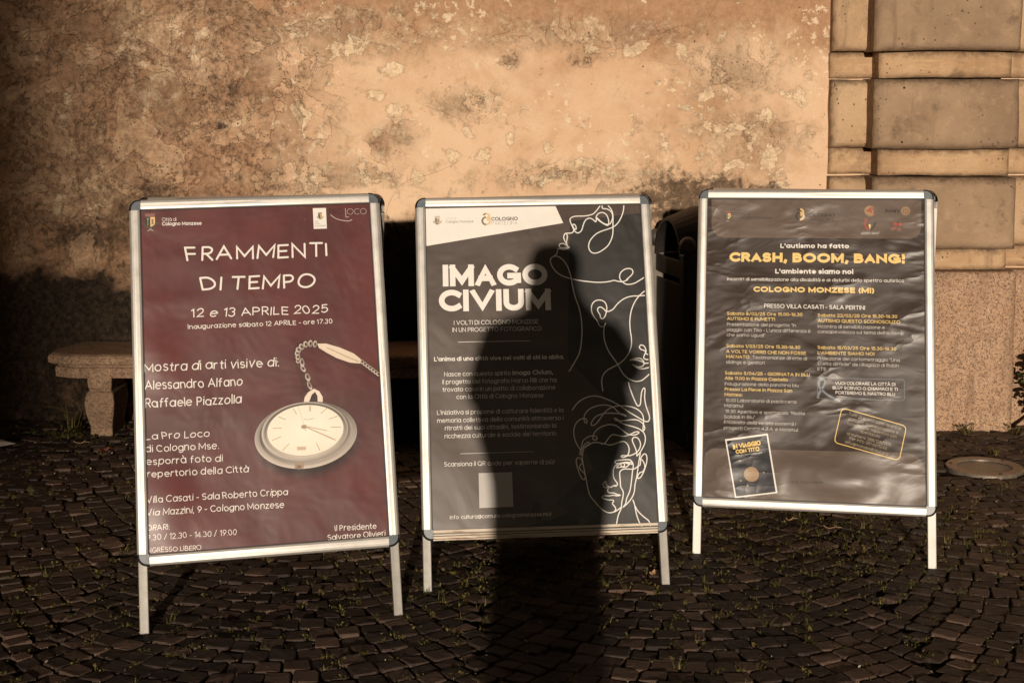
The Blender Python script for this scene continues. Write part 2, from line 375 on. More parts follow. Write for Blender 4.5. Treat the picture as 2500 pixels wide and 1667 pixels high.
    low = np.clip((.30 - Z)/.1, 0, 1)*np.clip(1.3-np.abs(X+1.75)/.5, 0, 1); foot -= .36*low; ch['peel'] = np.where(Z < .75, ch['peel']*.25, ch['peel']); ch['rough'] = np.where((Z < .7) & (X < 1.3), ch['rough']*.3, ch['rough'])
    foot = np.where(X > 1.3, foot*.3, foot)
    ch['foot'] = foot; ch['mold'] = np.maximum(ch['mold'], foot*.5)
    ch['grime_falloff'] = np.maximum(ch['grime_falloff'], np.clip((-.45-X)/1.2, 0, .72)); ch['brown_falloff'] = np.maximum(ch['brown_falloff'], np.clip((Z-1.45)/.45, 0, .95)); ch['brown_falloff'] = np.maximum(ch['brown_falloff'], np.clip((-.55-X)/1.0, 0, .70))  # light falloff towards left and top, painted into the wall colour
    ch['peel'] = np.maximum(ch['peel'], .10)
    ch['grime_falloff'] = np.maximum(ch['grime_falloff'], np.clip((lim+.22-Z)/.25, 0, .8)*np.clip((-.9-X)/.5, 0, 1))
    Y = WY + (fbm(X*1.3, Z*1.3, 4, 1)-.5)*.03 + (fbm(X*14, Z*14, 4, 2)-.5)*.007*(ch['rough']+.25) + .004*ch['peel']
    Y = np.where(X > 1.42, WY, Y)
    V = np.stack([X, Y, Z], -1).reshape(-1, 3)
    i = np.arange(nx-1)[None] + np.arange(nz-1)[:,None]*nx; i = i.reshape(-1)
    F = np.stack([i, i+1, i+1+nx, i+nx], -1)
    # back and sides, so that the wall is solid
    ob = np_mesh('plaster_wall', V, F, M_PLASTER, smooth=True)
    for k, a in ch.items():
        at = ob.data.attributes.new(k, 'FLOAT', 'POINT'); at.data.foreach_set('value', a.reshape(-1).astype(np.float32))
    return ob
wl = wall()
tag(wl, 'weathered ochre plaster wall with peeling pale patches and a black damp foot', 'wall')
b = MB(); b.box(-5.0, WY+.03, -.06, 5.0, WY+.5, 4.2); b.build('masonry_core', M_BLOCK, wl)
M_UP = mat_plain('added_dull_brown_render', (.20,.13,.085), .9, .2, 0, .35, 1.5); M_ADDED_EAVE = mat_plain('added_eave_boards', (.10,.065,.04), .8, .2, 0, .3, 5)
b = MB(); b.box(-5.0, WY+.006, 4.2, 5.0, WY+.5, 11.0); b.build('added_upper_storey', M_UP, wl)  # unseen upper wall, added to cut off open sky
b = MB(); b.box(-5.2, WY-1.7, 11.0, 5.2, WY+.6, 11.3); b.build('added_eaves', M_ADDED_EAVE, wl)  # deep unseen overhang, added to hold back skylight
# two unseen wings added to hold skylight off the wall foot and cobbles
for nm, x0, x1, lab in (('skylight_blocking_wing', -11.0, -5.2, 'tall plain wing added unseen on the left to hold back skylight'), ('skylight_blocking_wing', 5.2, 11.0, 'tall plain wing added unseen on the right to hold back skylight')):
    wg = empty(nm, ((x0+x1)/2, -2.0, 0)); tag(wg, lab, 'added building')
    hx = (x1-x0)/2; b = MB(); b.box(-hx, -12, -.05, hx, 9.3, 10.5); b.build('wall', M_UP, wg)
    b = MB(); b.box(-hx-.7, -12.5, 10.5, hx+.7, 9.3, 10.8); b.build('added_eaves', M_ADDED_EAVE, wg)
    for yy in (-10, -6.5, -3, .5, 4):
        for zz in (1.0, 4.3, 7.4):
            s_ = 1 if x0 < 0 else -1; b = MB(); b.box(min(s_*hx, s_*(hx+.03)), yy-.55, zz, max(s_*hx, s_*(hx+.03)), yy+.55, zz+1.9); b.build('added_shutter', M_ADDED_EAVE, wg)

# ------------------------------------------------------------------ rusticated pilaster
def stone_slab(name, x0, x1, z0, z1, yf, mat, parent, depth=.35, round_=.012, rough=.004, res=.02, seed=0, lean=0.0):
    """worn stone: front face as a grid with softened arrises, side faces running back into the wall"""
    nx = max(3, int((x1-x0)/res)); nz = max(3, int((z1-z0)/res))
    u = np.linspace(0, 1, nx+1); w = np.linspace(0, 1, nz+1); U, Q = np.meshgrid(u, w)
    X = x0+(x1-x0)*U; Z = z0+(z1-z0)*Q
    e = np.minimum(np.minimum(X-x0, x1-X), np.minimum(Z-z0, z1-Z))
    wear = round_*(.6+1.2*fbm(X*9+seed, Z*9, 3, 60))
    drop = np.where(e < wear, wear-np.sqrt(np.maximum(wear**2-(wear-e)**2, 0)), 0)
    Y = yf + drop + (fbm(X*7+seed, Z*7, 4, 61)-.5)*2*rough
    nzo = (fbm(X*5+seed*3, Z*5, 3, 62)-.5)*.012
    Z = Z + np.where((Q == 0) | (Q == 1), nzo, 0); X = X + np.where((U == 0) | (U == 1), nzo, 0)
    V = np.stack([X, Y, Z], -1).reshape(-1, 3); M = nx+1
    i = (np.arange(nx)[None] + np.arange(nz)[:,None]*M).reshape(-1)
    F = np.stack([i, i+1, i+1+M, i+M], -1).tolist()
    ring = list(range(nx+1)) + [(k+1)*M+nx for k in range(nz)] + [nz*M+nx-1-k for k in range(nx)] + [(nz-1-k)*M for k in range(nz-1)]
    n0 = len(V); BV = [(V[k][0], yf+depth, V[k][2]) for k in ring]
    V = np.concatenate([V, np.array(BV)]); L = len(ring)
    for k in range(L): j = (k+1) % L; F.append((ring[j], ring[k], n0+k, n0+j))
    ob = np_mesh(name, V, F, mat, parent)
    me = ob.data; sm = [p.index < nx*nz for p in me.polygons]; me.polygons.foreach_set('use_smooth', sm)
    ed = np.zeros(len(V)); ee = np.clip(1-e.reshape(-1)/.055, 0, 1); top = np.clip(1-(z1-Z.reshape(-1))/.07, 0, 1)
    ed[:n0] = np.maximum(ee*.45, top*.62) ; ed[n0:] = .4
    at = me.attributes.new('edge', 'FLOAT', 'POINT'); at.data.foreach_set('value', ed.astype(np.float32)); return ob
pil = empty('stone_pilaster', (1.9, 6.5, 0))
tag(pil, 'rusticated stone pilaster on a granite plinth at the right end of the plaster wall', 'pilaster')
pil_inv = Matrix.Translation((-1.9, -6.5, 0))
def on_pil(o): o.matrix_parent_inverse = Matrix.Identity(4); o.data.transform(pil_inv); return o
def P(name, *a, **k): return on_pil(stone_slab(name, *a, pil, **k))
rows = [(.818,1.133),(1.262,1.567),(1.692,1.999),(2.12,2.43),(2.55,2.86),(2.98,3.29)]
prev = .715
for k, (a, c) in enumerate(rows):
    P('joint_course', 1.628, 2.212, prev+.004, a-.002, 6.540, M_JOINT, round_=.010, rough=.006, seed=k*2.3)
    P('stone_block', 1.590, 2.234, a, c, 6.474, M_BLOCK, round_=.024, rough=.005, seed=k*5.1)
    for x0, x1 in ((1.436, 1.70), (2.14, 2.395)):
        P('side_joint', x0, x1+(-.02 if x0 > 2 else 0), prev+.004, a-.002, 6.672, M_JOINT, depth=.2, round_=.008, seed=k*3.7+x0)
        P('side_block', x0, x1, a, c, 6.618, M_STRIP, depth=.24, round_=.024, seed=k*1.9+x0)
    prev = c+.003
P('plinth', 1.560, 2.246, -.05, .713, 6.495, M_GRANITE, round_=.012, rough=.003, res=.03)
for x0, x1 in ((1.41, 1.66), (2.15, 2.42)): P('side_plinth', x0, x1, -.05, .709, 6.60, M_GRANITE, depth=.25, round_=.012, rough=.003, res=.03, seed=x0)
# the small drilled holes in the facing stones
for x, z in ((1.72,1.53),(2.13,1.532),(1.715,1.292),(2.125,1.294),(1.685,1.955),(2.165,1.955)):
    h = MB(); h.tube([(x, 6.474, z), (x, 6.49, z)], .005, 10); on_pil(h.build('fixing_hole', mat_plain('dark_hole', (.015,.01,.008), .9), pil))

# ------------------------------------------------------------------ stone bench
be = empty('stone_bench', (-1.0, 6.47, 0)); tag(be, 'old granite bench with moulded seat slab against the wall behind the burgundy poster', 'bench')
def rel(o, root):
    o.data.transform(Matrix.Translation(-Vector(root.location))); return o
b = MB(); prof = [(.272,.026),(.306,.024),(.315,.026),(.319,.034),(.327,.036),(.330,.022),(.333,.006),(.340,.001),(.362,.000),(.371,.005),(.377,.020),(.378,.034)]
rings = []
for z, ins in prof:
    x0, x1, y0, y1 = -2.035+ins, .05-ins, 6.29+ins, 6.655; c = .05
    rings.append([(x0+c*1.9,y0,z),(x1-c,y0,z),(x1,y0+c,z),(x1,y1,z),(x0+.06,y1,z),(x0,y1-.20,z),(x0+.01,y0+c,z)])
b.loft(rings); rel(b.build('seat_slab', M_BENCH, be, bevel=.006), be)
for xc in (-1.815, -.17):
    l = MB(); rg = []
    for z, hw, y0 in ((.274,.052,6.385),(.262,.056,6.38),(.215,.052,6.385),(.203,.046,6.395),(.196,.058,6.382),(.188,.060,6.38),(.150,.066,6.37),(.105,.062,6.375),(.06,.052,6.39),(.03,.048,6.40),(-.02,.050,6.40)):
        rg.append([(xc-hw,y0,z),(xc+hw,y0,z),(xc+hw,6.62,z),(xc-hw,6.62,z)])
    l.loft(rg); rel(l.build('support', M_BENCH, be, bevel=.008), be)

# ------------------------------------------------------------------ litter bin with ball finials
bn = empty('litter_bin', (.735, 6.12, 0), R(13.5)); tag(bn, 'dark metal litter bin with arched hood and ball finials between two display boards', 'litter bin')
M_BIN = mat_plain('dark_bin_paint', (.022,.018,.015), .55, .4, 0, .3, 20, .2); M_POST_LIT = mat_plain('sunlit_bin_post', (.20,.17,.13), .6, .4, 0, .35, 25, .3)
M_BALL = mat_plain('bin_ball', (.075,.062,.050), .5, .4, 0, .3, 25)
WB, DB = .44, .40   # local: x to the right, y back; origin at the front left post
rb = Matrix.Rotation(R(0), 4, 'Z')
def bp(n, mb, m, par=bn, **k): return mb.build(n, m, par, **k)
b = MB(); b.box(.0,.0,.0, WB,DB,.085); bp('base', b, M_BIN, bevel=.008)
for x, y in ((0,0),(WB,0),(0,DB),(WB,DB)):
    q = MB(); sx = .028; q.box(x-sx, y-sx, .0851, x+sx, y+sx, .835); po = bp('post', q, M_POST_LIT if (x == 0 and y > 0) else M_BIN, bevel=.006)  # rear left post: the sun it catches is painted in as lighter colour
    q = MB(); q.tube([(x,y,.834),(x,y,.85)], .014, 12); q.ball((x,y,.874), .035); bp('ball_finial', q, M_BALL, po, smooth=True)
b = MB()
b.box(.0285,-.008,.10,WB-.0285,.004,.80); b.box(.0285,DB-.004,.10,WB-.0285,DB+.008,.80); b.box(-.008,.0285,.10,.004,DB-.0285,.70); b.box(WB-.004,.0285,.10,WB+.008,DB-.0285,.80)
bp('side_panel', b, M_BIN, bevel=.003)
b = MB(); b.box(-.012,.0285,.725,.008,DB-.0285,.80); bp('rim_band', b, M_BIN, bevel=.004)
b = MB(); rg = []
for x, rr, zz in ((-.02,.165,.80),(.02,.175,.805),(.10,.195,.815),(.22,.20,.825),(WB,.19,.815)):
    o = [(x, DB/2+rr*math.cos(a), zz+rr*1.05*math.sin(a)) for a in np.linspace(0, math.pi, 19)]
    i_ = [(x, DB/2+(rr-.012)*math.cos(a), zz+(rr-.012)*1.05*math.sin(a)) for a in np.linspace(math.pi, 0, 19)]
    rg.append(o+i_)
b.loft(rg); bp('hood', b, M_BIN, smooth=False)

# ------------------------------------------------------------------ round ground light
gl = empty('ground_light', (RING[0], RING[1], 0)); tag(gl, 'round in-ground light with metal ring and dusty glass set in the cobbles', 'ground light')
M_RING = mat_plain('brushed_ring_metal', (.33,.27,.215), .42, .5, .55, .3, 40, .3); M_GLASS = mat_plain('dusty_glass', (.085,.085,.070), .28, .6, 0, .4, 18)
b = MB(); n = 64; rg = []
for r_, z in ((.152,-.03),(.152,.006),(.149,.010),(.112,.0105),(.108,.007),(.108,-.03)): rg.append([(r_*math.cos(2*math.pi*i/n), r_*math.sin(2*math.pi*i/n), z) for i in range(n)])
b.loft(rg, cap=False); b.build('ring', M_RING, gl, smooth=False)
b = MB(); b.loft([[(.1075*math.cos(2*math.pi*i/n), .1075*math.sin(2*math.pi*i/n), z) for i in range(n)] for z in (-.02,.004)]); b.build('lens', M_GLASS, gl)
for a in (160, 40, 280):
    b = MB(); x, y = .131*math.cos(R(a)), .131*math.sin(R(a)); b.tube([(x,y,.009),(x,y,.0125)], .006, 12); b.build('screw', M_BIN, gl)

# ------------------------------------------------------------------ joint grass, weeds, petals
def blade(vs, fs, x, y, z, h, w, dirx, diry, lean):
    b = len(vs); px, py = -diry, dirx
    for t, k in ((0, 1), (.45, .85), (.8, .5)):
        o = lean*t*t*h
        vs.append((x+dirx*o-px*w*k/2, y+diry*o-py*w*k/2, z+h*t)); vs.append((x+dirx*o+px*w*k/2, y+diry*o+py*w*k/2, z+h*t))
    vs.append((x+dirx*lean*h, y+diry*lean*h, z+h*(1-.15*lean)))
    fs += [(b,b+1,b+3,b+2),(b+2,b+3,b+5,b+4),(b+4,b+5,b+6)]
def leaflet(vs, fs, c, d, up, L, w):
    c = Vector(c); d = Vector(d).normalized(); s = d.cross(Vector(up))
    s = s.normalized() if s.length > 1e-4 else Vector((1,0,0)); n_ = s.cross(d); b = len(vs)
    for p in (c, c+d*L*.35+s*w*.5+n_*L*.06, c+d*L*.75+s*w*.38+n_*L*.04, c+d*L, c+d*L*.75-s*w*.38+n_*L*.04, c+d*L*.35-s*w*.5+n_*L*.06): vs.append(tuple(p))
    fs += [(b,b+1,b+2,b+3),(b,b+3,b+4,b+5)]
def gdens(x, y):
    G = lambda a, b, sx, sy: math.exp(-((x-a)/sx)**2-((y-b)/sy)**2)
    d = .16 + 1.3*G(1.0,5.05,.60,.48) + .50*G(-.35,4.35,.40,.32) + .50*G(.45,4.5,.35,.35) + .35*G(.15,4.6,.5,.4) + .25*G(1.3,4.4,.8,.3)
    d += .16*G(-.5,3.9,.5,.3) + .5*G(1.75,6.2,.4,.25) + .7*G(-1.75,6.45,.35,.18) + .12*G(-1.3,4.3,.6,.5)
    return d*(.35+1.3*float(fbm(np.array([x*3.1]), np.array([y*3.1]), 3, 77)[0]))
gv, gf, lv, lf = [], [], [], []
for k in range(len(COB)):
    x, y, ph, ht, hr, _ = COB[k]
    if y < 3.3: continue
    d = gdens(x, y)
    for side in (0, 1):
        if random.random() > d: continue
        t = random.uniform(-1, 1)
        lx, ly = (t*ht, -hr) if side == 0 else (ht, t*hr)
        cx = x+lx*math.cos(ph)-ly*math.sin(ph); cy = y+lx*math.sin(ph)+ly*math.cos(ph)
        big = random.random() < .12*min(1, d*1.5)
        for j in range(random.randint(3, 7) + (5 if big else 0)):
            a = random.uniform(0, 2*math.pi); h = random.uniform(.005, .015)*(2.2 if big else 1)
            blade(gv, gf, cx+random.gauss(0,.006), cy+random.gauss(0,.004), -.016, h+.015, random.uniform(.0016,.0034), math.cos(a), math.sin(a), random.uniform(.2,1.3))
        if random.random() < .85:
            for j in range(random.randint(3, 10)):
                a = random.uniform(0, 2*math.pi)
                leaflet(lv, lf, (cx+random.gauss(0,.009), cy+random.gauss(0,.006), random.uniform(-.006,.008)), (math.cos(a), math.sin(a), random.uniform(.1,.9)), (0,0,1), random.uniform(.006,.014), random.uniform(.004,.009))
b = MB(); b.v = gv + lv; n0 = len(gv); b.f = gf + [tuple(i+n0 for i in f) for f in lf]; b.m = [0]*len(b.f)
tag(b.build('joint_grass', M_GRASS), kind='stuff')

def weed(label, x, y, n, h, spread, mat=M_GRASS, leafy=0):
    vs, fs = [], []
    for j in range(n):
        a = random.uniform(0, 2*math.pi); r_ = abs(random.gauss(0, spread*.4))
        blade(vs, fs, r_*math.cos(a), r_*math.sin(a)*.5, -.01, h*random.uniform(.4,1), .004, math.cos(a), math.sin(a), random.uniform(.2,1.0))
    for j in range(leafy):
        a = random.uniform(0, 2*math.pi); r_ = random.uniform(0, spread)
        leaflet(vs, fs, (r_*math.cos(a), r_*math.sin(a)*.6, random.uniform(.0,h*.6)), (math.cos(a), math.sin(a), random.uniform(.1,.8)), (0,0,1), random.uniform(.014,.03), random.uniform(.008,.016))
    b = MB(); b.add(vs, fs); o = b.build('weed', mat); o.location = (x, y, 0)
    return tag(o, label, 'weed', 'weeds growing along the wall foot')
weed('low leafy weed tuft at the middle of the granite plinth foot', 2.02, 6.44, 22, .05, .05, leafy=22)
weed('small weed beside the ivy stem at the plinth corner', 2.24, 6.42, 12, .05, .04, leafy=14)
weed('tall dry grass clump left of the stone bench support', -1.99, 6.52, 26, .15, .06)
weed('dark low weed patch spreading in front of the bench support', -1.98, 6.36, 30, .05, .11, leafy=60)
weed('small green weed right of the stone bench support', -1.66, 6.42, 10, .06, .04, leafy=20)
weed('yellow grass tuft among cobbles left of the ground light', 2.03, 6.06, 16, .05, .025)
weed('lone grass tuft on the cobbles left of the burgundy board', -1.28, 4.75, 14, .045, .02)

vb = empty('ivy_bush', (2.46, 6.42, 0)); tag(vb, 'green ivy bush climbing from a thin stem at the right edge beside the plinth', 'bush')
vs, fs = [], []
for j in range(620):
    a = random.uniform(0, 2*math.pi); e = random.uniform(-1, 1); r_ = random.uniform(.45, 1)**.5
    c = (.19*r_*math.cos(a)*math.sqrt(1-e*e*.7), .11*r_*math.sin(a), .23+.15*e)
    leaflet(vs, fs, c, (math.cos(a)+random.gauss(0,.5), math.sin(a)-.3+random.gauss(0,.5), random.uniform(-.6,.5)), (random.gauss(0,.5),-.6,1), random.uniform(.022,.040), random.uniform(.018,.030))
b = MB(); b.add(vs, fs); b.build('foliage', M_BUSH, vb)
b = MB(); b.tube([(-.23,-.03,-.02),(-.19,-.02,.02),(-.12,0,.07),(-.03,0,.14),(.02,0,.25)], [.011,.010,.009,.008,.005]); b.tube([(-.05,0,.12),(.08,.01,.22)], [.006,.004]); b.build('stem', M_STEM, vb)

vs, fs = [], []
for j in range(330):
    x = random.uniform(-2.3, 2.3); y = random.uniform(3.75, 6.5)
    if random.random() < .45: x, y = random.gauss(-1.6, .45), random.gauss(5.9, .45)
    if y > 6.45: continue
    a = random.uniform(0, 2*math.pi); s_ = random.uniform(.003, .0075)
    leaflet(vs, fs, (x, y, .006), (math.cos(a), math.sin(a), random.uniform(.0,.5)), (0,0,1), s_*1.6, s_)
grit_v, grit_f = [], []
for k in range(len(COB)):
    x, y, ph, ht, hr, _ = COB[k]
    if y < 3.4: continue
    for j in range(random.randint(0, 6)):
        if random.random() < .5: lx, ly = random.uniform(-1,1)*ht, -hr
        else: lx, ly = ht, random.uniform(-1,1)*hr
        cx = x+lx*math.cos(ph)-ly*math.sin(ph); cy = y+lx*math.sin(ph)+ly*math.cos(ph); a = random.uniform(0, 6.28); s_ = random.uniform(.0016, .0042)
        leaflet(grit_v, grit_f, (cx, cy, random.uniform(-.006,.001)), (math.cos(a), math.sin(a), random.uniform(.2,1.2)), (0,0,1), s_*1.5, s_)
b = MB(); b.add(grit_v, grit_f); tag(b.build('joint_grit', mat_leaf('joint_crumbs', (.12,.085,.05), (.42,.33,.20), .1)), kind='stuff')
b = MB(); b.add(vs, fs); tag(b.build('fallen_petals', mat_leaf('pale_petal', (.50,.34,.20), (.78,.68,.58), .1)), kind='stuff')

M_DRY = mat_plain('dry_leaf', (.27,.10,.055), .7, .3, 0, .5, 60); M_TAN = mat_plain('tan_leaf', (.52,.33,.18), .7, .3, 0, .4, 60)
def fallen(label, x, y, rot, L, w, mat):
    b = MB(); n = 7; vs = []
    for k in range(n+1):
        t = k/n; hw = w*math.sin(math.pi*min(1, t*1.02))**.8*.5 + .0006
        vs += [(t*L-L/2, -hw, .006+.012*(2*t-1)**2), (t*L-L/2, 0, .003+.010*(2*t-1)**2), (t*L-L/2, hw, .007+.012*(2*t-1)**2)]
    fs = []
    for k in range(n): fs += [(3*k,3*k+3,3*k+4,3*k+1),(3*k+1,3*k+4,3*k+5,3*k+2)]
    b.add(vs, fs); b.tube([(L/2-.002,0,.012),(L/2+.018,.004,.010)], .0010, 5)
    o = b.build('fallen_leaf', mat, smooth=True); o.location = (x, y, .002); o.rotation_euler = (0, 0, rot)
    return tag(o, label, 'leaf', 'leaves lying on the cobbles')
fallen('reddish curled leaf on the cobbles below the bench support', -1.72, 6.09, .8, .055, .035, M_DRY)
fallen('rusty broad leaf under the bench right of its support', -1.70, 6.47, .3, .07, .05, M_DRY)
fallen('tan elongated leaf lying under the gold lettered board', 1.10, 4.98, -.1, .045, .014, M_TAN)
fallen('small tan leaf among grass under the gold lettered board', .98, 5.08, .2, .03, .012, M_TAN)
fallen('yellowish leaf near the right foot of the line drawing board', .44, 4.50, .9, .028, .018, M_TAN)
fallen('orange leaf speck left of the burgundy board foot', -1.04, 4.12, .5, .02, .013, M_DRY)
fallen('pale straw coloured leaf in front of the bench', -1.86, 6.22, .1, .05, .008, M_TAN)

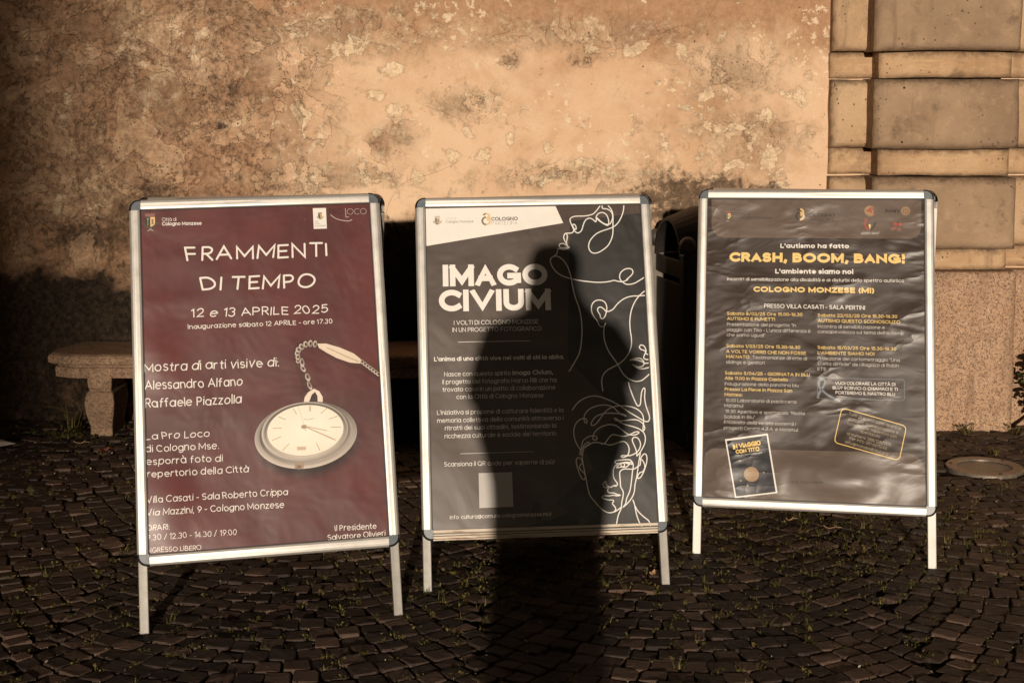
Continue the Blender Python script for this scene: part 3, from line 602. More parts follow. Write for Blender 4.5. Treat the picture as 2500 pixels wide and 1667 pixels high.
b = MB()
b.add([(-2.32,6.25,.006),(-2.23,6.222,.030),(-2.125,6.192,.014),(-2.20,6.14,.008),(-2.32,6.09,.010),(-2.30,6.17,.040)], [(0,1,5),(1,2,5),(2,3,5),(3,4,5)])
o = b.build('paper_scrap', mat_plain('creased_paper', (.62,.56,.50), .7, .3, 0, .15, 25))
sm = o.modifiers.new('thick', 'SOLIDIFY'); sm.thickness = .0015
tag(o, 'crumpled white paper scrap on the cobbles at the left edge', 'paper')
TXT= {0: [('FRAMMENTI', -211.2, 871.6, 206.1, 867.2, 42.8, 0.135, 'h', 'w'),('DI TEMPO', -169.9, 778.8, 164.1, 775.8, 42.4, 0.135, 'h', 'w'),('12 e 13 APRILE 2025', -202.5, 701.0, 196.9, 696.5, 25.6, 0.12, 'h', 'w'),('Inaugurazione sabato 12 APRILE - ore 17.30', -213.2, 667.9, 209.2, 664.5, 14.2, 0.13, 'h', 'w'),('Città di', -278.4, 994.1, -236.9, 993.5, 10.9, 0.09, 'g', 'w'),('Cologno Monzese', -278.8, 981.0, -163.5, 979.2, 10.9, 0.17, 'g', 'w'),('PRO', 216.2, 999.1, 259.0, 997.8, 17.0, 0.07, 'g', 'k'),('L', 266.4, 987.9, 276.4, 988.0, 28.1, 0.06, 'g', 's'),('OCO', 271.5, 996.3, 330.8, 995.6, 18.5, 0.06, 'g', 's'),('PRO', 172.9, 976.0, 182.8, 976.1, 3.3, 0.12, 'g', 'k'),('LOCO', 172.5, 969.4, 187.8, 969.3, 3.3, 0.12, 'g', 'k'),('COLOGNO M.', 172.2, 962.4, 205.6, 962.1, 3.7, 0.12, 'g', 'k'),('Mostra di arti visive di:', -340.9, 548.7, 45.3, 543.9, 26.7, 0.11, 'h', 'w'),('Alessandro Alfano', -340.2, 496.7, -62.2, 493.2, 25.7, 0.11, 'h', 'w'),('Raffaele Piazzolla', -340.4, 444.5, -66.9, 442.0, 25.5, 0.11, 'h', 'w'),('La Pro Loco', -340.8, 353.1, -160.9, 350.8, 20.2, 0.11, 'h', 'w'),('di Cologno Mse.', -341.8, 318.4, -136.4, 314.9, 20.1, 0.11, 'h', 'w'),('esporrà foto di', -340.7, 282.1, -127.0, 278.7, 20.0, 0.11, 'h', 'w'),('repertorio della Città', -340.5, 246.8, -54.3, 242.4, 20.0, 0.11, 'h', 'w'),('Villa Casati - Sala Roberto Crippa', -343.7, 174.7, 55.0, 170.0, 19.1, 0.11, 'h', 'w'),('Via Mazzini, 9 - Cologno Monzese', -344.6, 139.8, 42.8, 134.5, 19.0, 0.11, 'h', 'w'),('ORARI:', -345.8, 98.2, -281.6, 97.1, 16.3, 0.11, 'h', 'w'),('9.30 / 12.30 - 14.30 / 19.00', -345.3, 71.3, -94.8, 68.0, 16.3, 0.1, 'h', 'w'),('INGRESSO LIBERO', -347.4, 37.3, -194.7, 34.1, 13.8, 0.11, 'h', 'w'),('Il Presidente', 185.6, 56.8, 306.8, 54.8, 16.6, 0.11, 'h', 'w'),('Salvatore Olivieri', 164.1, 32.5, 330.9, 32.4, 16.6, 0.11, 'h', 'w')], 1: [('Città di', -284.0, 1002.3, -250.9, 1002.8, 8.3, 0.08, 'g', 'c'),('Cologno Monzese', -284.3, 991.8, -194.9, 991.8, 8.3, 0.11, 'g', 'b'),('COLOGNO', -137.6, 997.0, -51.9, 997.1, 11.7, 0.19, 'g', 'k'),('PARTECIPA', -136.7, 982.3, -53.3, 982.8, 12.8, 0.06, 'g', 'b'),('IMAGO', -298.3, 786.0, 36.4, 783.4, 69.9, 0.255, 'g', 'w'),('CIVIUM', -312.4, 705.8, 43.7, 703.0, 69.4, 0.255, 'g', 'w'),('I VOLTI DI COLOGNO MONZESE', -266.6, 662.3, 1.2, 660.4, 13.9, 0.11, 'g', 'w'),('IN UN PROGETTO FOTOGRAFICO', -271.7, 639.7, 10.8, 637.9, 13.9, 0.11, 'g', 'w'),("L'anima di una città vive nei volti di chi la abita.", -331.8, 548.9, 78.3, 546.5, 13.1, 0.2, 'g', 'w'),('Nasce con questo spirito', -301.3, 500.5, -92.1, 499.7, 14.0, 0.11, 'g', 'w'),('Imago Civium,', -86.4, 499.6, 41.3, 499.1, 14.0, 0.19, 'g', 'w'),('il progetto del fotografo Marco Rilli che ha', -307.3, 476.7, 51.5, 474.4, 14.0, 0.11, 'g', 'w'),('trovato casa in un patto di collaborazione', -307.7, 453.0, 47.0, 451.0, 14.0, 0.11, 'g', 'w'),('con la Città di Cologno Monzese', -264.8, 429.1, 8.9, 427.3, 13.9, 0.11, 'g', 'w'),("L'iniziativa si propone di catturare l'identità e la", -326.5, 381.9, 69.0, 379.4, 13.9, 0.11, 'g', 'w'),('memoria collettiva della comunità attraverso i', -326.5, 357.2, 68.6, 355.4, 13.9, 0.11, 'g', 'w'),('ritratti dei suoi cittadini, testimoniando la', -303.3, 333.4, 44.9, 332.1, 13.8, 0.11, 'g', 'w'),('ricchezza culturale e sociale del territorio.', -304.8, 308.8, 46.8, 307.8, 13.8, 0.11, 'g', 'w'),('Scansiona il QR code per saperne di più!', -308.0, 222.5, 34.1, 220.5, 13.7, 0.11, 'g', 'w'),('info: cultura@comune.colognomonzese.mi.it', -294.6, 62.9, 18.6, 63.0, 11.7, 0.11, 'g', 'w')], 2: [("L'autismo ha fatto", -111.6, 865.1, 113.5, 866.1, 14.7, 0.24, 'g', 'w'),('CRASH, BOOM, BANG!', -280.6, 816.5, 293.3, 816.5, 32.3, 0.29, 'g', 'y'),("L'ambiente siamo noi", -127.7, 778.2, 127.4, 779.5, 15.4, 0.24, 'g', 'w'),('Incontri di sensibilizzazione alla disabilità e ai disturbi dello spettro autistico', -287.5, 752.2, 291.0, 754.1, 10.9, 0.13, 'g', 'w'),('COLOGNO MONZESE (MI)', -199.0, 715.1, 194.9, 716.3, 18.2, 0.27, 'g', 'y'),('PRESSO VILLA CASATI - SALA PERTINI', -163.3, 661.7, 165.3, 661.0, 13.8, 0.15, 'g', 'w'),('Sabato 8/02/25 Ore 15.00-16.30', -286.0, 635.2, -37.2, 635.8, 10.9, 0.15, 'g', 'y'),('AUTISMO E FUMETTI', -285.7, 618.0, -127.2, 618.1, 10.9, 0.15, 'g', 'y'),('Presentazione del progetto "In', -285.4, 598.7, -58.1, 599.9, 10.9, 0.1, 'g', 'd'),("viaggio con Tito - L'unica differenza è", -286.2, 580.8, -10.5, 581.3, 10.9, 0.1, 'g', 'd'),('che siamo uguali"', -285.9, 563.3, -158.7, 564.1, 10.9, 0.1, 'g', 'd'),('Sabato 22/02/25 Ore 15.30-16.30', 12.7, 635.2, 268.4, 635.4, 10.8, 0.15, 'g', 'y'),('AUTISMO QUESTO SCONOSCIUTO', 12.8, 617.1, 277.9, 617.1, 10.7, 0.15, 'g', 'y'),('Incontro di sensibilizzazione e', 12.9, 598.1, 228.8, 598.8, 10.7, 0.1, 'g', 'd'),("consapevolezza sul tema dell'autismo", 12.9, 580.8, 287.8, 580.8, 10.7, 0.1, 'g', 'd'),('Sabato 1/03/25 Ore 15.30-16.30', -286.2, 526.6, -43.6, 526.9, 10.8, 0.15, 'g', 'y'),('A VOLTE VORREI CHE NON FOSSE', -286.7, 508.1, -24.8, 507.9, 10.7, 0.15, 'g', 'y'),('MAI NATO', -286.4, 491.1, -209.6, 490.7, 10.8, 0.15, 'g', 'y'),('Testimonianze dirette di', -199.4, 490.2, -21.8, 490.5, 10.7, 0.1, 'g', 'd'),('siblings e genitori', -286.5, 472.6, -159.1, 472.7, 10.7, 0.1, 'g', 'd'),('Sabato 15/03/25 Ore 15.30-16.30', 12.7, 528.4, 265.0, 528.8, 10.6, 0.15, 'g', 'y'),("L'AMBIENTE SIAMO NOI", 12.7, 510.2, 195.0, 510.9, 10.6, 0.15, 'g', 'y'),('Proiezione del cortometraggio "Una', 12.8, 492.3, 275.6, 492.7, 10.6, 0.1, 'g', 'd'),('scelta difficile" de I Ragazzi di Robin', 12.9, 474.9, 272.5, 474.6, 10.6, 0.1, 'g', 'd'),('ETS', 12.9, 457.1, 39.6, 457.1, 10.6, 0.1, 'g', 'd'),('Sabato 5/04/25 - GIORNATA IN BLU', -289.3, 436.1, -12.2, 436.6, 10.7, 0.15, 'g', 'y'),('Alle 11.00 in Piazza Castello', -289.8, 418.8, -82.8, 419.1, 10.7, 0.15, 'g', 'y'),('Inaugurazione della panchina blu', -289.5, 400.4, -48.4, 401.0, 10.6, 0.1, 'g', 'd'),('Presso La Pieve in Piazza San', -289.6, 382.5, -68.8, 382.9, 10.6, 0.15, 'g', 'y'),('Matteo:', -289.7, 364.6, -231.4, 364.7, 10.7, 0.15, 'g', 'y'),('15.00 Laboratorio di pasticceria', -285.2, 345.7, -55.2, 347.2, 10.6, 0.1, 'g', 'd'),("Ma'amul", -289.5, 328.4, -228.2, 328.4, 10.6, 0.1, 'g', 'd'),('19.30 Aperitivo e spettacolo "Risate', -285.7, 309.2, -26.4, 310.0, 10.6, 0.1, 'g', 'd'),('Solidali in Blu"', -290.0, 291.2, -189.0, 292.5, 10.6, 0.1, 'g', 'd'),('Il ricavato della serata sosterrà i', -290.5, 274.2, -57.7, 274.4, 10.5, 0.1, 'i', 'd'),("progetti Centro A.B.A. e Ma'amul.", -290.9, 255.3, -48.3, 255.7, 10.5, 0.1, 'i', 'd'),('VUOI COLORARE LA CITTÀ DI', 69.9, 412.5, 261.6, 413.7, 10.1, 0.15, 'g', 'w'),('BLU? SCRIVICI O CHIAMACI E TI', 61.8, 397.2, 268.7, 398.0, 10.1, 0.15, 'g', 'w'),('PORTEREMO IL NASTRO BLU', 71.0, 381.8, 260.3, 381.3, 10.1, 0.15, 'g', 'w'),('Tutti gli eventi sono aperti al', 112.4, 315.3, 277.4, 271.5, 9.3, 0.08, 'g', 'e'),('pubblico, la prenotazione è', 112.0, 298.2, 269.0, 258.7, 9.3, 0.08, 'g', 'e'),("richiesta per l'aperitivo con", 107.6, 284.3, 263.9, 245.2, 9.3, 0.08, 'g', 'e'),('spettacolo', 150.4, 260.1, 211.8, 244.2, 9.3, 0.08, 'g', 'e'),('al numero 388/1287705.', 106.8, 251.6, 247.6, 218.1, 9.3, 0.08, 'g', 'e'),('Per info 351 6611246', 114.8, 236.8, 233.2, 207.3, 9.3, 0.08, 'g', 'e'),('info@mondoabaut.org', 102.1, 223.7, 236.6, 189.1, 9.3, 0.08, 'g', 'e'),('IN VIAGGIO', -258.2, 189.7, -167.8, 207.8, 16.2, 0.25, 'g', 'y'),('CON TITO', -249.3, 175.4, -172.1, 188.9, 14.0, 0.25, 'g', 'y'),("L'unica differenza è che siamo uguali", -251.1, 167.5, -164.5, 181.8, 4.1, 0.12, 'g', 'w'),('Sarà disponibile', -82.2, 87.4, 34.9, 90.5, 9.5, 0.1, 'g', 'f'),('Città di', -254.9, 976.9, -214.8, 977.2, 8.8, 0.08, 'g', 'f'),('Cologno Monzese', -254.7, 964.4, -141.7, 963.6, 9.5, 0.11, 'g', 'f'),('COLOGNO', -29.3, 972.2, 67.1, 972.6, 12.1, 0.19, 'g', 'k'),('PARTECIPA', -29.2, 955.1, 66.4, 954.5, 12.7, 0.07, 'g', 'f'),('Rotary', 232.1, 988.1, 277.7, 988.5, 11.6, 0.14, 'g', 'k'),('MONDO ABAUT', 152.9, 912.7, 212.8, 914.0, 7.9, 0.15, 'g', 's')]}
ART= [[(216.5,1039.4),(206.5,1026.6),(194.1,1014.6),(178.6,1009.5),(161.6,1007.6),(144.8,1007.7),(131.2,1006.5),(120.9,1002.3),(117.2,995.4),(119.3,986.0),(124.5,972.2),(127.8,963.6),(126.3,956.8),(120.2,952.5),(108.4,951.8),(100.8,951.0),(96.3,946.7),(94.3,938.2),(96.4,929.6),(101.7,917.6),(106.4,909.9),(111.1,904.3)],[(111.1,904.3),(104.6,909.1),(96.6,916.0),(88.3,918.6),(80.6,916.1),(78.2,910.2),(81.0,905.9),(89.3,903.3),(99.4,904.4),(110.3,905.3),(104.3,901.4),(94.1,899.0),(85.7,899.4),(75.8,901.7),(73.1,898.3),(71.5,890.6),(67.3,883.0),(59.5,877.1),(51.8,872.1),(48.1,865.3),(48.8,855.1),(55.3,839.8),(67.1,824.5),(83.3,813.3),(98.1,807.2),(112.9,802.9),(134.4,797.6),(159.3,793.4),(192.6,789.6),(217.7,789.6),(235.4,791.5),(250.6,794.4),(265.5,790.9),(278.0,789.8),(293.4,795.2),(291.9,796.9),(307.7,810.3),(313.3,820.4),(310.5,828.9),(300.6,832.4),(287.0,830.0),(274.7,820.8),(269.5,809.0),(270.9,797.1),(278.0,789.0),(287.7,782.1),(300.2,780.7),(318.0,784.8),(336.2,794.8),(351.9,804.3)],[(127.8,963.6),(132.2,956.7),(140.3,952.0),(148.9,955.7),(154.3,962.5),(159.3,977.1),(164.0,988.2),(171.2,996.7),(181.5,1000.1),(190.6,996.6),(196.2,991.4),(200.8,987.9),(202.8,994.7),(202.8,1004.2),(209.2,1013.6),(219.6,1018.2),(229.6,1016.4),(237.7,1009.1),(242.1,997.0),(243.2,985.0),(239.6,975.6),(229.4,979.1),(216.3,987.8),(206.6,996.4),(203.2,1002.5),(211.6,994.7),(219.6,986.9),(231.1,979.9),(241.1,978.5),(248.1,981.5),(253.7,991.8),(256.9,1003.8),(255.0,1015.8),(248.7,1024.5),(238.8,1029.8),(227.0,1031.2),(223.9,1035.0),(224.1,1040.2)],[(126.6,980.7),(131.9,979.8),(136.2,970.4),(134.2,963.5),(128.5,967.9),(125.0,975.6),(126.6,980.7)],[(244.4,1040.1),(252.3,1029.7),(256.8,1017.6),(258.0,1003.8),(256.6,983.1),(255.9,964.3),(253.6,943.7),(246.7,924.9),(235.7,907.9),(219.9,895.3),(204.3,886.9),(189.1,884.8),(178.5,891.4),(173.7,905.1),(176.6,920.4),(186.7,935.7),(202.5,949.3),(221.5,957.7),(240.4,963.5),(255.9,969.4),(268.1,977.9),(279.0,991.6),(288.5,1010.4),(293.7,1027.6),(295.2,1039.7)],[(103.2,950.1),(106.3,943.2),(104.9,933.0),(102.8,922.8),(104.0,914.2)],[(59.5,877.1),(69.6,877.0),(82.7,870.1),(93.8,858.1),(103.1,841.1),(109.6,820.7),(113.0,803.7),(116.5,774.2),(122.6,743.8),(132.3,713.4),(137.3,688.2),(139.8,663.0),(139.5,630.4),(135.1,593.0),(127.4,563.2),(112.4,536.0),(92.9,507.0)],[(350.9,743.9),(325.7,742.9),(303.0,741.9),(280.0,734.6),(259.1,719.6),(243.1,702.1),(230.3,695.5),(220.3,695.6),(210.7,705.0),(201.0,709.6),(193.2,703.9),(194.0,695.1),(199.7,685.0),(201.7,674.9),(207.7,671.8),(215.7,679.8),(221.6,697.3),(222.4,712.4),(215.6,726.4),(199.6,732.1),(184.4,728.0),(175.0,715.5),(173.3,697.8),(179.4,680.2),(188.8,667.5),(195.5,652.4),(202.6,646.0),(211.5,648.4),(216.2,656.6)],[(212.8,648.4),(209.4,632.1),(209.5,609.6),(213.4,589.6),(223.3,564.5),(237.1,543.2),(249.7,523.1),(262.0,498.1),(278.4,480.6),(300.2,470.4),(320.2,471.4),(335.6,481.1),(351.4,494.5)],[(350.6,760.4),(330.8,744.2),(314.6,724.1),(301.7,696.5),(294.9,663.8),(294.5,633.7),(296.8,608.6),(295.4,583.6),(285.3,558.8),(269.2,539.1),(249.8,524.9),(230.6,515.9),(212.7,506.2),(199.5,490.3),(194.7,470.5),(196.9,442.1)],[(349.8,553.0),(341.3,556.9),(338.1,565.6),(325.9,570.8),(320.8,578.3),(326.7,584.5),(336.4,580.6),(341.8,565.6),(336.1,553.2),(333.0,543.2),(339.0,538.7),(351.4,537.5)],[(351.3,527.6),(335.8,526.3),(326.1,532.1),(309.0,537.3),(289.1,537.3),(301.8,541.6),(321.7,542.1),(331.2,533.3),(333.2,524.6),(325.2,516.0),(310.3,516.2),(298.2,522.5),(310.1,512.4),(329.8,509.0),(351.2,513.7)],[(280.1,466.9),(284.0,447.1),(292.4,419.9),(285.6,443.2),(294.0,416.8),(302.7,396.1),(308.3,392.3),(314.4,398.5),(317.3,419.8),(321.8,439.5),(328.9,448.4),(331.5,441.0),(328.9,419.6),(331.5,393.3),(337.7,371.9),(341.0,357.1),(338.6,345.7),(331.0,342.5),(319.7,346.8),(297.4,361.0),(273.5,376.1),(251.3,392.8),(225.8,407.9),(201.6,418.9),(180.5,425.7),(164.0,427.1),(144.1,423.4),(123.8,413.4),(110.0,401.2),(97.7,385.9)],[(266.9,361.4),(258.2,368.1),(240.2,370.0),(220.5,372.2),(200.7,371.8),(180.8,367.5),(165.4,357.9),(156.6,345.0),(155.3,336.9),(161.0,335.2),(172.9,342.3),(186.9,359.3),(201.0,376.2),(216.4,387.5),(234.9,393.0),(254.7,394.0),(277.7,391.6),(298.8,384.7),(314.6,372.2),(321.2,357.4),(320.8,336.1),(318.3,321.5),(319.5,314.6),(324.0,321.4),(322.1,331.2),(316.0,339.5),(303.3,347.8),(288.6,350.0),(263.7,348.1),(245.6,347.3),(234.1,349.6),(229.4,353.8),(232.9,357.0),(239.2,351.2),(250.2,341.2),(267.9,333.6),(287.3,328.1),(306.6,320.0),(319.2,309.2),(324.1,293.7),(321.4,275.8),(313.0,259.7),(304.1,246.9),(294.5,236.5)],[(294.5,236.5),(294.3,248.6),(290.2,263.3),(284.5,278.0),(282.6,287.8),(287.1,294.2),(296.9,294.1),(304.7,285.8),(307.9,271.2),(302.2,256.6),(292.6,247.0),(277.4,240.0),(262.6,238.6),(249.5,239.9),(244.5,237.2),(249.2,233.9),(259.2,236.2),(267.8,244.2),(271.1,258.7),(267.7,271.8),(260.0,280.8),(248.6,283.1),(231.9,278.0),(213.6,273.4),(199.0,276.0),(184.4,279.5),(169.8,282.6),(156.6,281.5),(141.4,273.6),(124.6,264.2),(118.8,262.6),(114.8,249.7),(118.7,244.5)],[(118.7,244.5),(120.6,256.1),(121.7,272.3),(127.4,288.5),(141.1,299.6),(157.7,303.4),(169.1,300.8),(172.0,294.3),(165.2,289.5),(158.8,292.9),(159.3,302.6),(166.5,315.5),(182.0,328.3),(202.1,335.4),(220.3,336.3),(236.4,330.8),(252.2,318.4),(266.4,307.6),(276.1,303.3),(290.8,302.3),(303.4,307.0),(302.9,311.9),(291.3,310.5),(274.4,303.4),(257.7,299.2),(241.4,301.4),(225.1,304.9),(215.1,301.8),(204.7,290.6),(195.0,279.3),(185.9,277.0)],[(266.9,361.4),(250.0,368.2),(240.6,376.5),(228.1,389.8),(211.9,396.6),(192.2,398.2),(168.9,393.9),(148.7,384.3),(136.4,369.8),(133.3,356.8),(135.3,346.9),(140.0,343.6),(142.8,350.1),(138.2,356.7),(127.6,357.2),(114.1,350.5),(103.5,336.0),(99.0,316.5),(101.5,293.7),(108.8,275.7),(117.9,261.8),(122.0,262.6),(128.3,273.8),(140.3,283.4),(146.0,282.5),(143.2,276.9),(131.4,268.9),(124.9,254.4),(122.3,235.1),(122.8,229.5),(123.9,218.2),(128.2,190.7),(132.5,161.7),(136.8,134.3),(143.3,116.6),(157.0,98.8),(172.3,80.9),(188.0,69.5),(200.9,66.1),(215.7,69.0),(227.4,75.2),(235.9,81.5)],[(121.7,223.1),(118.1,232.8),(110.1,237.5),(104.2,233.1),(103.1,220.2),(108.2,197.5),(113.9,181.3),(121.5,170.7),(127.3,171.4),(129.3,179.4),(125.7,189.2),(116.4,198.2),(111.8,205.5),(115.6,215.1),(122.3,219.1)],[(279.3,215.0),(273.3,224.8),(258.6,226.7),(240.5,225.6),(227.4,224.4),(224.2,219.9),(226.9,216.3),(240.0,216.4),(256.5,218.6),(271.3,217.9),(278.5,215.8),(275.8,211.8),(264.6,216.0),(251.5,217.1),(238.2,213.2),(228.6,202.9),(241.0,204.3),(255.7,203.6),(264.1,207.2),(268.5,212.8),(259.6,215.3)],[(254.1,210.6),(253.2,207.7),(251.0,205.7),(248.1,205.0),(245.3,205.8),(243.3,207.9),(242.7,210.7),(243.6,213.5),(245.8,215.6),(248.7,216.3),(251.5,215.5),(253.5,213.4),(254.1,210.6)],[(231.7,213.3),(223.1,207.0),(217.4,192.6),(218.0,173.2),(224.0,161.8),(228.4,153.7),(225.6,147.3),(219.9,146.6),(221.6,149.0),(215.0,147.5),(208.3,143.6),(201.8,145.3),(194.0,151.1),(192.1,162.4),(186.2,157.6),(183.4,151.2),(187.9,143.9),(195.2,143.8)],[(199.2,142.2),(197.0,131.8),(202.5,126.9),(215.5,125.8),(226.6,120.8),(235.5,118.6),(226.4,116.8),(213.5,119.0),(200.3,117.3),(187.3,118.3),(178.2,115.2),(183.6,109.5),(198.1,105.3),(211.1,104.3),(214.1,100.2),(209.7,93.9),(215.0,86.6),(219.4,78.5),(217.5,72.2),(214.0,69.0)],[(305.7,246.2),(301.3,226.8),(296.8,205.8),(291.0,175.3),(283.8,149.6),(280.1,127.2),(271.7,109.7),(257.8,93.9),(243.3,82.1),(251.2,92.4),(255.3,108.3),(266.4,130.6),(272.9,159.5),(277.9,190.0),(281.3,206.1),(279.4,217.4),(273.2,224.0)],[(303.6,209.0),(295.1,204.3),(283.2,197.2),(266.8,197.4),(252.1,198.1),(242.1,193.8),(237.5,185.8),(237.9,163.2),(238.5,143.9),(245.1,129.4),(244.3,114.9),(239.1,95.8),(236.5,78.3),(226.4,57.7),(220.4,35.5),(218.5,25.1)],[(304.6,226.8),(311.8,238.0),(320.3,242.7),(325.6,234.5),(323.6,215.1),(313.9,189.4),(303.1,171.9),(294.6,168.0),(293.4,175.2),(300.5,184.8),(310.6,188.7),(316.9,199.1),(316.8,210.4),(311.0,223.4),(306.1,224.3),(303.6,210.6)],[(274.6,102.4),(278.7,88.7),(283.5,58.3),(290.4,35.8),(297.8,23.0)],[(280.1,83.9),(288.9,67.8),(304.3,51.6),(319.8,38.5),(326.3,23.3)]]
PP= {'quad':[(-356.4,1040.5),(72.2,1041.9),(94.8,985.8),(-356.3,916.7)],'dark':[(116.9,991.6),(372.2,1017.6),(364.1,401.0),(319.2,380.9),(349.2,342.8),(363.3,10.6),(180.3,13.8),(31.5,100.6),(156.4,201.9),(134.9,259.9),(238.9,370.7),(241.3,380.0),(93.8,541.0),(89.1,543.8)],'blank':[(-202.5,199.4),(-98.7,198.9),(-98.5,94.3),(-203.1,93.5)],'stain':[(-83.5,25.0),(-53.4,34.3),(-27.0,43.0),(-29.9,61.3),(-47.7,79.9),(-40.1,85.3),(-37.1,110.9),(-13.1,105.0),(-13.7,50.0),(10.5,49.6),(52.2,63.6),(69.3,70.6),(66.3,85.3),(83.1,86.9),(86.4,114.4),(89.5,86.8),(105.3,81.0),(107.9,58.9),(102.7,29.8),(133.1,39.5),(152.7,58.2),(183.9,83.3),(191.8,20.2)],'r1':[(-254.0,607.7),(-26.3,606.5)],'r2':[(-257.1,260.2),(-28.7,259.7)],'head':[(-344.6,1030.7),(347.8,1032.2),(346.8,938.8),(341.4,918.7),(330.9,905.9),(310.2,899.8),(-300.1,899.1),(-322.1,904.4),(-337.0,919.3),(-342.9,939.9)],'low':[(-353.7,150.9),(-350.4,173.6),(-329.9,191.4),(-31.4,195.0),(301.8,200.4),(333.7,187.2),(351.1,160.8),(356.5,24.1),(-360.8,27.4)],'box':[(19.3,433.4),(285.2,435.0),(290.2,429.6),(289.7,371.6),(284.6,367.0),(19.5,366.4),(13.9,372.2),(13.8,427.6),(19.3,433.4)],'ybox':[(104.0,334.3),(284.7,287.6),(292.9,280.6),(293.5,271.4),(274.9,184.6),(267.7,177.7),(258.7,177.3),(76.6,222.6),(70.0,229.0),(70.0,238.3),(89.3,326.3),(94.8,333.3),(104.0,334.3)],'ribbon':[(83.8,359.7),(60.0,370.1),(37.9,384.4),(19.4,402.5),(17.5,421.3),(28.5,429.2),(37.8,422.0),(30.5,402.9),(19.4,383.7),(13.9,368.5)],'book':[(-285.8,222.3),(-146.6,246.1),(-112.9,54.6),(-250.2,33.0)],'bookin':[(-280.5,217.2),(-150.3,239.6),(-118.8,58.0),(-246.5,37.9)],'planet':[(-198.0,111.4),(-173.8,112.6)],'stars':[(-236.3,154.3),(-158.3,118.9),(-232.4,89.4),(-209.8,74.9)],'crest2':[(-288.9,974.3),(-289.2,991.3)],'part2':[(-48.1,979.5),(-48.2,1001.4)],'emb':[(183.2,994.5),(183.3,1014.5)],'wheel':[(296.9,993.6),(297.0,1008.5)],'people':[(181.4,946.2),(181.5,962.8)],'fly':[(269.5,940.4),(269.6,958.6)],'crest1':[(-310.9,1001.4),(-310.4,1016.4)],'part1':[(-154.4,1002.0),(-153.5,1023.9)],'crest0':[(-312.4,995.8),(-311.7,1021.2)],'pbox':[(168.4,1019.7),(208.3,1019.3),(207.7,955.1),(168.2,955.2)],'crest00':[(189.2,995.1),(189.8,1006.1)],'swoosh':[(221.4,996.7),(236.9,985.1),(257.9,978.2),(275.7,976.5),(284.9,979.9)],'w':[(-44.3,638.8),(-16.9,637.6),(-45.4,610.8)]}

